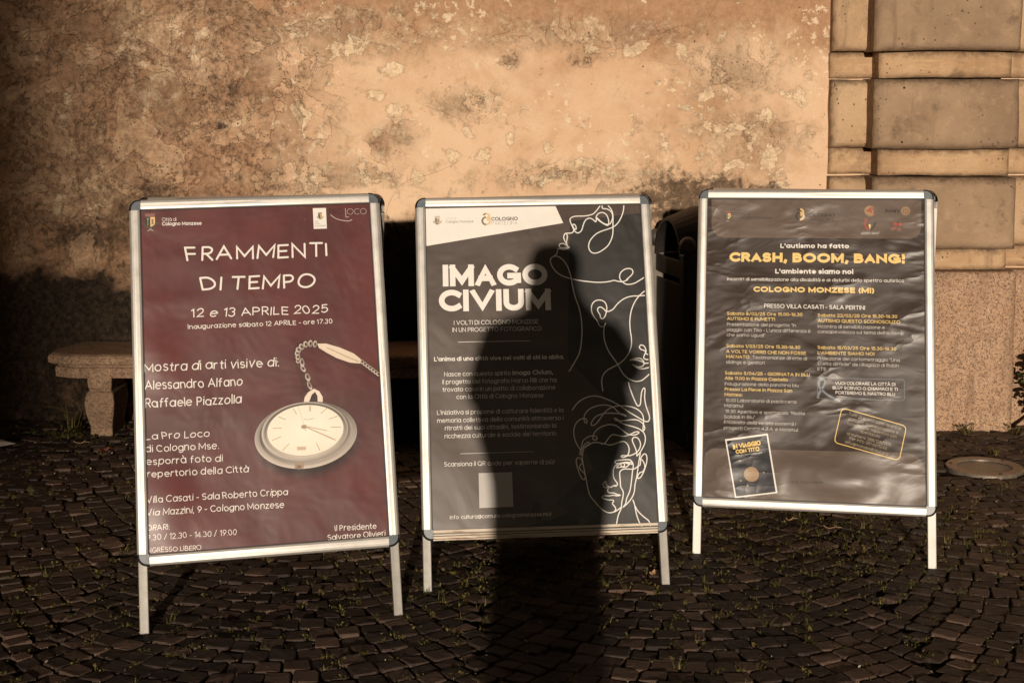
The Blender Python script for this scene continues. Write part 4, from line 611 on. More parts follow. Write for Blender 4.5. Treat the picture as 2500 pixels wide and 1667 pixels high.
# ------------------------------------------------------------------ drawn alphabet (single line skeletons, cap height 1)
def _e(cx, cy, rx, ry, a0, a1, n=None):
    n = n or max(4, int(abs(a1-a0)/18)+1)
    return [(cx+rx*math.cos(R(a0+(a1-a0)*i/(n-1))), cy+ry*math.sin(R(a0+(a1-a0)*i/(n-1)))) for i in range(n)]
XH = .73; h2 = XH/2
def _o(cx): return _e(cx, h2, .33, h2, 90, 450, 22)
GL = {
'A': [[(0,0),(.42,1),(.84,0)],[(.16,.33),(.68,.33)]],
'B': [[(0,0),(0,1)],[(0,1),(.30,1)]+_e(.30,.77,.25,.23,90,-90)+[(0,.54)],[(.05,.54),(.34,.54)]+_e(.34,.27,.29,.27,90,-90)+[(0,0)]],
'C': [_e(.46,.5,.46,.5,48,312,20)], 'D': [[(0,0),(0,1)],[(0,1),(.28,1)]+_e(.28,.5,.47,.5,90,-90,14)+[(0,0)]],
'E': [[(.56,1),(0,1),(0,0),(.56,0)],[(.04,.52),(.5,.52)]], 'F': [[(.54,1),(0,1),(0,0)],[(.04,.5),(.47,.5)]],
'G': [_e(.46,.5,.46,.5,48,325,20),[(.50,.45),(.90,.45),(.90,.16)]], 'H': [[(0,0),(0,1)],[(.7,0),(.7,1)],[(.05,.51),(.65,.51)]],
'I': [[(0,0),(0,1)]], 'J': [[(.42,1),(.42,.28)]+_e(.2,.25,.22,.25,0,-160)], 'K': [[(0,0),(0,1)],[(.58,1),(.04,.46)],[(.2,.6),(.62,0)]],
'L': [[(0,1),(0,0),(.5,0)]], 'M': [[(0,0),(0,1),(.46,.22),(.92,1),(.92,0)]], 'N': [[(0,0),(0,1),(.72,0),(.72,1)]],
'O': [_e(.48,.5,.48,.5,90,450,30)], 'P': [[(0,0),(0,1)],[(0,1),(.3,1)]+_e(.3,.73,.28,.27,90,-90)+[(.05,.46)]],
'Q': [_e(.48,.5,.48,.5,90,450,30),[(.58,.25),(.92,-.06)]], 'R': [[(0,0),(0,1)],[(0,1),(.3,1)]+_e(.3,.74,.27,.26,90,-90)+[(.05,.48)],[(.28,.46),(.58,0)]],
'S': [_e(.29,.75,.27,.25,35,250,13)+_e(.29,.26,.30,.26,95,-145,14)], 'T': [[(0,1),(.7,1)],[(.35,.97),(.35,0)]],
'U': [[(0,1),(0,.35)]+_e(.34,.34,.34,.34,180,360,14)+[(.68,1)]], 'V': [[(0,1),(.41,0),(.82,1)]], 'W': [[(0,1),(.3,0),(.6,.8),(.9,0),(1.2,1)]],
'X': [[(0,0),(.66,1)],[(0,1),(.66,0)]], 'Y': [[(0,1),(.36,.45),(.72,1)],[(.36,.45),(.36,0)]], 'Z': [[(0,1),(.62,1),(0,0),(.64,0)]],
'a': [_o(.33),[(.66,XH),(.66,0)]], 'b': [[(0,1.04),(0,0)],_o(.33)], 'c': [_e(.34,h2,.34,h2,48,312,15)], 'd': [_o(.33),[(.66,1.04),(.66,0)]],
'e': [[(.02,.39),(.66,.39)]+_e(.34,h2,.33,h2,4,312,17)], 'f': [_e(.34,.86,.18,.18,70,180,7)+[(.16,0)],[(0,.66),(.34,.66)]],
'g': [_o(.33),[(.66,XH),(.66,-.02)]+_e(.34,-.02,.32,.27,0,-150,10)], 'h': [[(0,1.04),(0,0)],[(0,.42)]+_e(.28,.42,.28,.31,180,0,11)+[(.56,0)]],
'i': [[(0,XH),(0,0)],[(0,.97),(0,1.0)]], 'j': [[(.1,XH),(.1,-.25)],[(.1,.97),(.1,1.0)]], 'k': [[(0,1.04),(0,0)],[(.44,XH),(.04,.34)],[(.16,.44),(.48,0)]], 'l': [[(0,1.04),(0,0)]],
'm': [[(0,XH),(0,0)],[(0,.46)]+_e(.24,.46,.24,.27,180,0,10)+[(.48,0)],[(.48,.46)]+_e(.72,.46,.24,.27,180,0,10)+[(.96,0)]],
'n': [[(0,XH),(0,0)],[(0,.42)]+_e(.28,.42,.28,.31,180,0,11)+[(.56,0)]], 'o': [_o(.33)], 'p': [[(0,XH),(0,-.28)],_o(.33)], 'q': [_o(.33),[(.66,XH),(.66,-.28)]],
'r': [[(0,XH),(0,0)],[(0,.42)]+_e(.26,.42,.26,.31,180,70,7)], 's': [_e(.23,.545,.21,.185,35,250,10)+_e(.23,.185,.23,.185,90,-150,11)],
't': [[(.15,.94),(.15,.18)]+_e(.31,.17,.16,.17,180,275,6),[(0,.68),(.34,.68)]], 'u': [[(0,XH),(0,.3)]+_e(.28,.3,.28,.3,180,360,11)+[(.56,XH)],[(.56,.3),(.56,0)]],
'v': [[(0,XH),(.29,0),(.58,XH)]], 'w': [[(0,XH),(.22,0),(.44,.62),(.66,0),(.88,XH)]], 'x': [[(0,0),(.5,XH)],[(0,XH),(.5,0)]], 'y': [[(0,XH),(.29,.04)],[(.58,XH),(.16,-.28)]], 'z': [[(0,XH),(.46,XH),(0,0),(.48,0)]],
'0': [_e(.30,.5,.30,.5,90,450,24)], '1': [[(0,.82),(.2,1),(.2,0)]], '2': [_e(.29,.70,.28,.30,165,-35,12)+[(0,0),(.6,0)]], '3': [_e(.27,.76,.25,.24,150,-80,12),_e(.27,.27,.29,.27,85,-155,13)],
'4': [[(.46,0),(.46,1),(0,.26),(.62,.26)]], '5': [[(.52,1),(.08,1),(.04,.55)]+_e(.27,.32,.29,.32,125,-150,14)], '6': [_e(.30,.31,.29,.31,90,450,20),[(.03,.40),(.40,1)]],
'7': [[(0,1),(.56,1),(.16,0)]], '8': [_e(.28,.75,.24,.25,90,450,18),_e(.28,.26,.28,.26,90,450,18)], '9': [_e(.30,.69,.29,.31,90,450,20),[(.57,.6),(.22,0)]],
'.': [[(0,.0),(0,.03)]], ',': [[(.05,.02),(0,-.16)]], ':': [[(0,.02),(0,.05)],[(0,.55),(0,.58)]], "'": [[(0,1.02),(0,.78)]], '"': [[(0,1.02),(0,.78)],[(.16,1.02),(.16,.78)]],
'-': [[(0,.38),(.32,.38)]], '/': [[(0,-.08),(.42,1.05)]], '(': [_e(.3,.42,.3,.65,130,230,9)], ')': [_e(0,.42,.3,.65,50,-50,9)], '!': [[(0,1),(0,.34)],[(0,.0),(0,.03)]],
'?': [_e(.24,.76,.24,.24,170,-60,11)+[(.22,.34)],[(.22,0),(.22,.03)]],
'@': [_e(.5,.36,.22,.24,90,450,18),[(.72,.62),(.74,.2)]+_e(.86,.26,.12,.14,230,350,5)+_e(.5,.36,.5,.52,-8,300,26)],
}
for _a, _b, _x in (('à','a',.30),('è','e',.30),('ù','u',.26),('ò','o',.30),('ì','i',0.0)):
    GL[_a] = (GL[_b][:1] if _a == 'ì' else GL[_b]) + [[(_x-.10,1.06),(_x+.06,.88)]]
GL['À'] = GL['A'] + [[(.30,1.30),(.48,1.12)]]
_rj = random.Random(5)
def ribbon(mb, pts, w, z, cap='s', zr=0.0):
    """flat band of width w along pts (metres), square or round ends"""
    q = [Vector((p[0], p[1])) for p in pts]
    q = [p for i, p in enumerate(q) if i == 0 or (p-q[i-1]).length > 1e-7]
    if len(q) < 2: return
    closed = (q[0]-q[-1]).length < w*.1 and len(q) > 5
    hw = w/2; L = []; Rr = []; n = len(q)
    if not closed:
        d0 = (q[0]-q[1]).normalized(); d1 = (q[-1]-q[-2]).normalized()
        if cap == 's': q[0] = q[0]+d0*hw; q[-1] = q[-1]+d1*hw
    for i in range(n):
        a = q[i]-q[i-1] if i > 0 else (q[0]-q[n-2] if closed else q[1]-q[0])
        b = q[i+1]-q[i] if i < n-1 else (q[1]-q[0] if closed else q[n-1]-q[n-2])
        a = a.normalized(); b = b.normalized(); na = Vector((-a.y, a.x)); nb = Vector((-b.y, b.x)); m_ = na+nb
        if m_.length < 1e-3: m_ = na
        m_.normalize(); k = hw/max(.42, m_.dot(nb)); L.append(q[i]+m_*k); Rr.append(q[i]-m_*k)
    vs = []; fs = []
    for i in range(n): zz = z+zr*i; vs += [(L[i].x, L[i].y, zz), (Rr[i].x, Rr[i].y, zz)]
    for i in range(n-1): fs.append((2*i, 2*i+1, 2*i+3, 2*i+2))
    if cap == 'r' and not closed:
        for e_, d, i in ((q[0], d0, 0), (q[-1], d1, n-1)):
            p_ = Vector((-d.y, d.x)); b = len(vs); zz = z+zr*i
            arc = [e_ + p_*(hw*math.cos(t)) + d*(hw*math.sin(t)) for t in (0, .6, 1.2, 1.94, 2.54, math.pi)]
            vs += [(a.x, a.y, zz) for a in arc]; fs.append(tuple(range(b, b+6)))
    mb.add(vs, fs)
def letter_line(mb, txt, x0, y0, x1, y1, cap, w, st, z):
    """write txt so that its ink runs from (x0,y0) to (x1,y1); everything in millimetres"""
    x = 0; items = []; gap = .16+.72*w
    if st == 'h': gap = .17+.9*w
    for c in txt:
        if c == ' ': x += .34+.3*w; continue
        g_ = GL[c]
        if w > .2 and c == 'A': g_ = [[(0,0),(.36,1),(.72,0)],[(.15,.30),(.57,.30)]]
        if w > .2 and c == 'M': g_ = [[(0,0),(0,1)],[(0,.98),(.45,.16),(.90,.98)],[(.90,1),(.90,0)]]
        if c == '!': g_ = [[(0,1),(0,max(.34, .05+(w+.10)/(1-w)))], g_[1]]
        if c in 'i': yd = max(.97, XH+(w+.07)/(1-w)); g_ = [g_[0], [(0,yd),(0,yd+.03)]]
        xs = [p[0] for s_ in g_ for p in s_]; a, b = min(xs), max(xs)
        items.append((c, g_, x-a)); x += (b-a)+gap
    tot = x-gap; d = Vector((x1-x0, y1-y0)); Ln = d.length; d.normalize(); n_ = Vector((-d.y, d.x))
    sx = (Ln-w*cap)/max(tot, 1e-4) if tot > .05 else cap
    for c, g_, ox in items:
        jr = _rj.gauss(0, .045) if st == 'h' else 0; jy = _rj.gauss(0, .022) if st == 'h' else 0; js = 1+(_rj.gauss(0, .04) if st == 'h' else 0); js2 = _rj.gauss(.02, .05)
        for k, s_ in enumerate(g_):
            P_ = []
            for px, py in s_:
                if st == 'h': px += .03*math.sin(5*py+ox*3) + js2*py; py = py*js + jr*px + jy + .012*math.sin(4*px+ox)
                if st == 'i': px += .20*py
                X = w*cap/2 + (px+ox)*sx; Y = cap*(w/2+py*(1-w))
                P_.append((X, Y))
            t_ = MB(); ribbon(t_, P_, w*cap, z+k*.00006, 'r' if st == 'h' else 's'); vs = []
            for X, Y, zz in t_.v:
                if w > .2 and c.isupper(): Y = min(max(Y, -.012*cap), 1.012*cap)     # heavy capitals end flat on the line
                q = Vector((x0, y0))+d*X+n_*Y; vs.append((q.x/1000, q.y/1000, zz))
            mb.add(vs, t_.f)
def smooth_path(pts, k=5):
    out = []; n = len(pts)
    for i in range(n-1):
        p0, p1, p2, p3 = (pts[max(i-1,0)], pts[i], pts[i+1], pts[min(i+2,n-1)])
        for j in range(k):
            t = j/k; out.append(tuple(.5*((2*p1[a])+(p2[a]-p0[a])*t+(2*p0[a]-5*p1[a]+4*p2[a]-p3[a])*t*t+(3*p1[a]-p0[a]-3*p2[a]+p3[a])*t**3) for a in (0,1)))
    return out+[pts[-1]]

# ------------------------------------------------------------------ poster film and inks
def film_normal(m, brd):
    """wrinkles of the clear cover film, the same for the sheet and everything printed on it (heights in metres)"""
    if brd == 0: terms = [(m.noise(5.0, 3, .5, .3), .0048), (m.noise(2.2, 2, .5), .009)]
    elif brd == 1: terms = [(m.noise(4.0, 3, .5, .4), .0050), (m.noise(1.8, 2, .5), .010)]
    else: terms = [(m.noise(4.2, 2, .5, .5, m.map((1,1.9,1), (0,0,0), (0,0,.5))), .0040), (m.noise(9, 2, .5, .6, m.map((1,2.0,1), (0,0,0), (0,0,-.35))), .0011)]
    h = 0.0
    for s_, a in terms: h = m.math('ADD', h, m.math('MULTIPLY', s_, a))
    if brd != 1:
        sx = m.n('ShaderNodeSeparateXYZ'); m.t.links.new(m.co(), sx.inputs[0]); X, Y = sx.outputs[0], sx.outputs[1]
        for cx, cy, rx, ry, a in ((-.29,.16,.07,.10,.008),(-.31,.60,.06,.09,.006),(-.30,.75,.12,.03,.0015)) if brd == 0 else ((.10,.10,.17,.055,.019),(.15,.19,.07,.045,.009),(-.02,.145,.10,.03,.006),(.22,.08,.05,.05,-.006),(-.28,.10,.05,.08,.006)):
            dx = m.math('MULTIPLY', m.math('SUBTRACT', X, cx), 1/rx); dy = m.math('MULTIPLY', m.math('SUBTRACT', Y, cy), 1/ry)
            r2 = m.math('ADD', m.math('MULTIPLY', dx, dx), m.math('MULTIPLY', dy, dy))
            h = m.math('ADD', h, m.math('MULTIPLY', m.math('POWER', 2.718, m.math('MULTIPLY', r2, -1.0)), a))
    if brd == 2:   # creases: narrow ridges along the contour lines of a slow noise, only here and there
        for sc, ro, am in ((2.6, .55, .0026), (3.4, -.25, .0018)):
            nz = m.noise(sc, 3, .5, .4, m.map((1,2.0,1), (sc,0,0), (0,0,ro)))
            rg = m.math('POWER', m.math('SUBTRACT', 1.0, m.math('ABSOLUTE', m.math('MULTIPLY', m.math('SUBTRACT', nz, .5), 5.0)), None, True), 2.0)
            h = m.math('ADD', h, m.math('MULTIPLY', rg, m.math('MULTIPLY', m.step(m.noise(3.7, 2), .42, .6), am)))
    h = m.math('ADD', h, m.math('MULTIPLY', m.noise(500, 2, .8), .00002))
    return m.bump(h, 1.0, 1.0)
FILM = [(.37, .42), (.37, .5), (.34, .28)]
def burgundy(m):
    n = m.noise(4, 5, .6); col = m.mix(m.step(n, .35, .68), (.082,.021,.021), (.120,.030,.028))
    w = m.n('ShaderNodeTexWave', bands_direction='Y'); m.t.links.new(m.co(), w.inputs[0]); w.inputs['Scale'].default_value = 90; w.inputs['Distortion'].default_value = 1.5
    sx = m.n('ShaderNodeSeparateXYZ'); m.t.links.new(m.co(), sx.inputs[0])
    band = m.math('MULTIPLY', m.step(sx.outputs[1], .30, .40), m.step(sx.outputs[1], .50, .40))
    return m.mix(m.math('MULTIPLY', band, m.math('MULTIPLY', w.outputs['Fac'], .6)), col, (.050,.018,.019))
def specks(m, col, amt=.3):
    s_ = m.step(m.noise(420, 2, .7), .66, .74); s2 = m.step(m.noise(3.5, 3), .42, .62)
    col = m.mix(m.math('MULTIPLY', m.math('MULTIPLY', s_, s2), amt), col, (.42,.36,.31))
    sc = m.step(m.noise(60, 3, .6, .3, m.map((1,.22,1), (0,0,0), (0,0,.6))), .735, .765)
    return m.mix(m.math('MULTIPLY', sc, .3), col, (.5,.46,.42))
def charcoal(m): return m.mix(m.noise(3, 4), (.048,.032,.024), (.068,.045,.034))
def navy(m): return m.mix(m.noise(5, 5), (.032,.021,.017), (.052,.034,.026))
def sheet_mat(name, brd, base, dust=.25):
    m = Mat(name, FILM[brd][0], FILM[brd][1]); return m.fin(specks(m, base(m), dust), None, film_normal(m, brd))
INK = dict(w=(.80,.755,.70), y=(.82,.57,.20), d=(.62,.58,.54), e=(.50,.42,.28), f=(.050,.044,.040), k=(.018,.016,.015), s=(.46,.43,.40), c=(.52,.46,.38), b=(.20,.155,.11),
           g=(.030,.036,.024), p=(.70,.48,.22), r=(.35,.075,.05), v=(.14,.13,.13), x=(.125,.088,.070), t=(.19,.22,.25), q=(.34,.215,.115), n=(.022,.021,.026), z=(.006,.006,.006), l=(.085,.075,.045), m=(.24,.11,.09), j=(.145,.13,.122), a=(.014,.0125,.0115), h=(.125,.092,.074))
_ink = {}
def ink(brd, c):
    if (brd, c) not in _ink: _ink[brd, c] = sheet_mat('print_' + {'w':'white','y':'gold','k':'black','r':'red','z':'torn_black'}.get(c, 'tone'), brd, lambda m, c=c: m.mix(m.noise(25, 4), INK[c], tuple(x*.92 for x in INK[c])), .12)
    return _ink[brd, c]
def print_mat(brd, base):
    """full colour print: vertex colour over the sheet colour, by the colour's alpha"""
    m = Mat('printed_photo', FILM[brd][0], FILM[brd][1]); a = m.n('ShaderNodeAttribute', attribute_name='col')
    return m.fin(m.mix(a.outputs['Alpha'], base(m), a.outputs['Color']), None, film_normal(m, brd))
class Print:
    def __init__(s, fn=None): s.v = []; s.f = []; s.c = []; s.z = .0024; s.fn = fn or (lambda x, y: (x, y))
    def up(s): s.z += .00004
    def put(s, pts, faces, cols):
        b = len(s.v)
        for (x, y), c in zip(pts, cols):
            X, Y = s.fn(x, y); s.v.append((X/1000, Y/1000, s.z)); s.c.append(tuple(c) if len(c) == 4 else (*c, 1))
        s.f += [tuple(i+b for i in f) for f in faces]; s.up()
    def poly(s, pts, col): s.put(pts, [tuple(range(len(pts)))], [col]*len(pts))
    def ring(s, e0, e1, c0, c1, n=56):
        """band between two ellipses (cx,cy,rx,ry,tilt); colours may be functions of the angle"""
        pts = []; cols = []; fs = []
        for e_, c in ((e0, c0), (e1, c1)):
            cx, cy, rx, ry, t = e_; t = R(t)
            for i in range(n):
                a = 2*math.pi*i/n; u, w = rx*math.cos(a), ry*math.sin(a)
                pts.append((cx+u*math.cos(t)-w*math.sin(t), cy+u*math.sin(t)+w*math.cos(t))); cols.append(c(a) if callable(c) else c)
        for i in range(n): j = (i+1) % n; fs.append((i, j, n+j, n+i))
        s.put(pts, fs, cols)
    def disc(s, e_, c0, c1, n=56): s.ring((e_[0], e_[1], e_[2]*.02, e_[3]*.02, e_[4]), e_, c0, c1, n)
    def line(s, pts, w, col):
        mb = MB(); ribbon(mb, pts, w, 0, 'r')
        for f in mb.f: s.put([(mb.v[i][0], mb.v[i][1]) for i in f], [tuple(range(len(f)))], [col]*len(f)); s.z -= .00004
        s.up()
    def build(s, name, mat, parent):
        me = bpy.data.meshes.new(name); me.from_pydata(s.v, [], s.f); me.materials.append(mat)
        at = me.attributes.new('col', 'FLOAT_COLOR', 'POINT'); at.data.foreach_set('color', [k for c in s.c for k in c])
        o = bpy.data.objects.new(name, me); return link(o, parent)

# ------------------------------------------------------------------ display boards (hinged poster boards)
def mat_alu(name, c, metal, rough):
    m = Mat(name, rough, .5, metal); n = m.noise(40, 5, .6, 0, m.map((1,1,1))); d = m.noise(7, 5, .6)
    m.set(m.b.inputs['Anisotropic'], .3)
    return m.fin(m.mix(m.step(d, .48, .72, 0, .55), c, tuple(x*.66 for x in c)), m.lin(n, .2, .8, rough-.06, rough+.08), m.bump(n, .25, .0006))
M_ALU = mat_alu('satin_aluminium', (.60,.57,.53), .55, .40)
M_ALU_DULL = mat_alu('dull_aluminium', (.27,.255,.23), .3, .5); M_WHITE_LEG = mat_alu('white_leg_paint', (.80,.76,.70), .0, .5)
M_CAP = mat_plain('sky_tinted_cap', (.115,.135,.155), .32, .6, 0, .2, 30); M_CAPB = mat_plain('black_cap_edge', (.02,.02,.022), .22, .7, 0, .2)  # flat cap face: sky reflection put into the base colour
M_SHADOW_LINE = mat_plain('black_shadow_line', (.012,.011,.011), .5); M_BACK = mat_plain('grey_backing_sheet', (.18,.155,.125), .55, .4, .2, .25, 12, .2)
def mat_rust():
    m = Mat('rusty_open_rail', .6, .4, .2); n = m.noise(9, 7, .7, .5, m.map((1,8,1)))
    return m.fin(m.mix(m.step(n, .50, .70), (.56,.48,.39), (.24,.135,.08)), None, m.bump(n, .5, .002))
M_RUST = mat_rust()
RAIL = [(.0,-.011),(.0,.004),(.0022,.0082),(.006,.0114),(.012,.0128),(.024,.0126),(.0290,.0112),(.031,.0086),(.031,.003),(.005,-.011)]
def rail_mb(p0, p1, inward, prof=RAIL):
    """extrude the rail profile from p0 to p1 (outer edge line), profile growing towards 'inward'"""
    b = MB(); iv = Vector((*inward, 0)); b.loft([[tuple(Vector((*p, 0))+iv*w+Vector((0,0,z))) for w, z in prof] for p in (p0, p1)]); return b
def cap_mb(cx, cy, sx, sy):
    """rounded plastic corner; (cx,cy) the outer corner, sx,sy point inwards"""
    b = MB(); c = .0335; r_ = .029
    def ring(ins, z):
        o = [(c,ins),(r_+.0,ins)]
        o = [(c, ins)] + [(r_-(r_-ins)*math.sin(t), r_-(r_-ins)*math.cos(t)) for t in np.linspace(0, math.pi/2, 9)] + [(ins, c), (c, c)]
        return [(cx+sx*u, cy+sy*w, z) for u, w in o]
    b.loft([ring(-.0006,-.012), ring(-.0006,.0055), ring(.002,.0105), ring(.0058,.0136)], cap=False)
    t = ring(.0058,.0136); b.mi = 1; b.add(t, [tuple(range(len(t)))]); return b
def board(idx, label, loc, yaw, lean, leg, roll, Wd, Hd, open_bottom=False, leg_mat=None, rear_roll=0.0):
    root = empty('display_board', (loc[0], loc[1], 0), R(yaw)); tag(root, label, 'display board', 'display boards standing on the cobbles')
    la = R(lean); T = Matrix.Translation; hw = Wd/2
    Mf = Matrix.Rotation(math.pi/2-la, 4, 'X') @ Matrix.Rotation(R(roll), 4, 'Z') @ T((0, leg, 0))
    yt = (leg+Hd)*math.sin(la); hl = leg+Hd
    Mr = T((0, 2*yt+.024, 0)) @ Matrix.Rotation(math.pi, 4, 'Z') @ Matrix.Rotation(math.pi/2-la, 4, 'X') @ T((0, hl, 0)) @ Matrix.Rotation(R(rear_roll), 4, 'Z') @ T((0, -Hd, 0))
    leg_mat = leg_mat or M_ALU_DULL
    def put(mb, n, m, M=Mf, par=root, **k):
        o = mb.build(n, m, par, **k)
        if par is root: o.matrix_basis = M
        return o
    c = .0335
    for front, M in ((True, Mf), (False, Mr)):
        pre = '' if front else 'rear_'
        put(rail_mb((-hw,c),(-hw,Hd-c),(1,0)), pre+'side_rail', M_ALU, M); put(rail_mb((hw,c),(hw,Hd-c),(-1,0)), pre+'side_rail', M_ALU, M)
        put(rail_mb((-hw+c,Hd),(hw-c,Hd),(0,-1)), pre+'top_rail', M_ALU, M)
        if front and open_bottom:
            st = [(.0,-.011),(.0,.004),(.004,.004),(.004,-.006),(.008,-.006),(.008,.006),(.012,.006),(.012,-.007),(.015,-.007),(.015,.003),(.0185,.003),(.0185,-.006),(.023,-.006),(.023,.008),(.031,.008),(.031,.001),(.005,-.0115)]
            tag(put(rail_mb((-hw+c,0),(hw-c,0),(0,1), st), 'bottom_rail', M_RUST, M), 'snapped open bottom rail with rust streaks')
        else: put(rail_mb((-hw+c,0),(hw-c,0),(0,1)), pre+'bottom_rail', M_ALU, M)
        for cx, cy, sx, sy in ((-hw,0,1,1),(hw,0,-1,1),(-hw,Hd,1,-1),(hw,Hd,-1,-1)): put(cap_mb(cx, cy, sx, sy), pre+'corner_cap', [M_CAPB, M_CAP], M)
        b = MB(); b.box(-hw+.012, .012, -.0095, hw-.012, Hd-.012, -.0005); put(b, pre+'backing_panel', M_BACK, M)
        for s_ in (-1, 1):
            lo = -leg - s_*.5*Wd*math.tan(R(roll)) + .004 if front else -leg+.004
            x0, x1 = (s_*hw - s_*.0015, s_*hw - s_*.0275); b = MB(); b.box(min(x0,x1), lo, -.034, max(x0,x1), Hd-.05, -.0115)
            put(b, pre+'leg' if not front else 'leg', leg_mat, M, bevel=.0025)
    for s_ in (-.30, .30):
        b = MB(); b.tube([(s_*Wd-.03, yt+.015, (leg+Hd)*math.cos(la)-.012), (s_*Wd+.03, yt+.015, (leg+Hd)*math.cos(la)-.012)], .010, 10); b.build('hinge', M_ALU_DULL, root)
    b = MB(); i0 = .0308; i1 = .0332; zt = .0052  # black strips paint in the shadow line along the inner frame edge
    b.box(-hw+i0, i0, .0015, -hw+i1, Hd-i0, zt); b.box(hw-i1, i0, .0015, hw-i0, Hd-i0, zt); b.box(-hw+i1, Hd-i1, .0015, hw-i1, Hd-i0, zt)
    if not open_bottom: b.box(-hw+i1, i0, .0015, hw-i1, i1, zt)
    put(b, 'shadow_line', M_SHADOW_LINE)
    base = (burgundy, charcoal, navy)[idx]
    b = MB(); e = .0300; nx, ny = 14, 20
    vs = [(-hw+e+(Wd-2*e)*i/nx, e+(Hd-2*e)*j/ny, .002) for j in range(ny+1) for i in range(nx+1)]
    b.add(vs, [(j*(nx+1)+i, j*(nx+1)+i+1, (j+1)*(nx+1)+i+1, (j+1)*(nx+1)+i) for j in range(ny) for i in range(nx)])
    post = put(b, 'poster', sheet_mat('poster_sheet', idx, base)); root['_poster'] = 0; del root['_poster']
    return root, post, base
def flat(name, brd, pts, c, post, z):
    b = MB(); b.add([(x/1000, y/1000, z) for x, y in pts], [tuple(range(len(pts)))]); return b.build(name, ink(brd, c), post)
def stroke(name, brd, paths, w, c, post, z, cap='r', sm=0, zr=0.0):
    b = MB()
    for k, p in enumerate(paths):
        q = [(x/1000, y/1000) for x, y in (smooth_path(p, sm) if sm else p)]; ribbon(b, q, w/1000, z+k*.00003, cap, zr)
    return b.build(name, ink(brd, c), post)
def write_all(brd, post, z=.0032):
    for txt, x0, y0, x1, y1, cap, w, st, c in TXT[brd]:
        b = MB(); letter_line(b, txt, x0, y0, x1, y1, cap, w, st, z); b.build('lettering', ink(brd, c), post)
def crest(brd, post, c, tip, z=.0028, pale=False):
    """town arms: mural crown, split shield with staff and tower, laurel branches"""
    k = math.dist(c, tip)/70.0; cx, cy = c; L = lambda pts: [(cx+x*k, cy+y*k) for x, y in pts]
    root = MB()
    sh = [(-38,34),(-38,-18),(-30,-34),(-14,-46),(0,-54)]
    flat('crest', brd, L(sh+[(0,34)]), 'b' if pale else 'g', post, z); flat('crest', brd, L([(0,34),(0,-54),(14,-46),(30,-34),(38,-18),(38,34)]), 'p', post, z)
    flat('crest', brd, L([(-38,38),(38,38),(40,66),(30,66),(30,60),(22,60),(22,68),(8,68),(8,61),(-8,61),(-8,68),(-22,68),(-22,60),(-30,60),(-30,66),(-40,66)]), 'c' if pale else 'm', post, z)
    stroke('crest', brd, [L([(-19,14),(-19,-36)]), L([(-19+5*math.cos(t), 20+5*math.sin(t)) for t in np.linspace(0, 6.28, 9)])], 3.4*k, 's', post, z+.0002)
    flat('crest', brd, L([(10,-28),(12,8),(9,8),(9,16),(27,16),(27,8),(24,8),(26,-28)]), 'b', post, z+.0002)
    br = []
    for s_ in (-1, 1):
        for j in range(7):
            t = j/6; a = math.radians(200+75*t); x, y = 62*math.cos(a)*-s_*-1 if False else s_*-62*math.cos(a), -2+60*math.sin(a)
            br += [L([(x, y), (x+s_*10, y+12)]), L([(x, y), (x-s_*7, y+15)])]
    stroke('crest', brd, br, 5*k, 'l' if not pale else 'b', post, z)
    stroke('crest', brd, [L([(-22,-80),(-6,-74),(8,-60)]), L([(22,-80),(6,-74),(-8,-60)])], 5*k, 's' if not pale else 'c', post, z+.0001)
def partecipa(brd, post, c, tip, pale):
    """two interlocking letter arcs, dark and gold"""
    k = math.dist(c, tip)/58.0; cx, cy = c; L = lambda pts: [(cx+x*k, cy+y*k) for x, y in pts]
    arc = lambda x, y, r_, a0, a1: L([(x+r_*math.cos(R(t)), y+r_*math.sin(R(t))) for t in np.linspace(a0, a1, 18)])
    stroke('logo', brd, [arc(0,-14,32,92,268)], 16*k, 'b' if pale else 'f', post, .0027, 'b'); stroke('logo', brd, [arc(1,-14,32,-88,88), arc(3,22,27,-88,88)], 16*k, 'p', post, .0028, 'b')
    stroke('logo', brd, [arc(2,22,27,92,150)], 14*k, 'b' if pale else 'f', post, .0026, 'b')

# ---- left board: burgundy exhibition poster with a pocket watch
root0, p0, base0 = board(0, 'display board with burgundy poster showing a pocket watch on a chain', (-.6762, 4.0686), 11.91, 17.58, .194, .90, .745, 1.061)
write_all(0, p0)
crest(0, p0, *PP['crest0'])
flat('logo', 0, PP['pbox'], 'w', p0, .0026); crest(0, p0, *PP['crest00'])
stroke('logo', 0, [PP['swoosh']], 2.2, 's', p0, .0028, sm=4)
wm = PP['w']; wfn = lambda x, y: (wm[0][0]+(wm[1][0]-wm[0][0])*x/100+(wm[2][0]-wm[0][0])*y/100, wm[0][1]+(wm[1][1]-wm[0][1])*x/100+(wm[2][1]-wm[0][1])*y/100)
pr = Print(wfn); sh = lambda f, lo, hi: (lambda a: tuple(lo[i]+(hi[i]-lo[i])*max(0, min(1, f(a))) for i in range(3)))
dk = (.018,.009,.008)
pr.ring((640,1120,470,300,-6), (655,1130,590,388,-6), (*dk,.95), (*dk,0)); pr.disc((640,1120,472,302,-6), (*dk,.95), (*dk,.95))
pr.line(smooth_path([(640,560),(600,420),(560,310),(530,210),(560,120),(650,85),(760,110),(900,200),(1080,290),(1240,330),(1420,440)], 5), 90, (*dk,.35))
met = lambda f: sh(f, (.095,.078,.068), (.60,.52,.45))
pr.disc((626,1045,546,345,-6), met(lambda a: .5), met(lambda a: .5))
pr.ring((626,1038,500,318,-6), (626,1045,546,345,-6), met(lambda a: .35+.4*math.sin(a)), met(lambda a: .55+.45*math.sin(a-.3)))
pr.ring((618,1015,462,300,-6), (622,1028,492,312,-6), met(lambda a: -.1+.5*math.sin(a)), met(lambda a: .2+.4*math.sin(a+.6)))
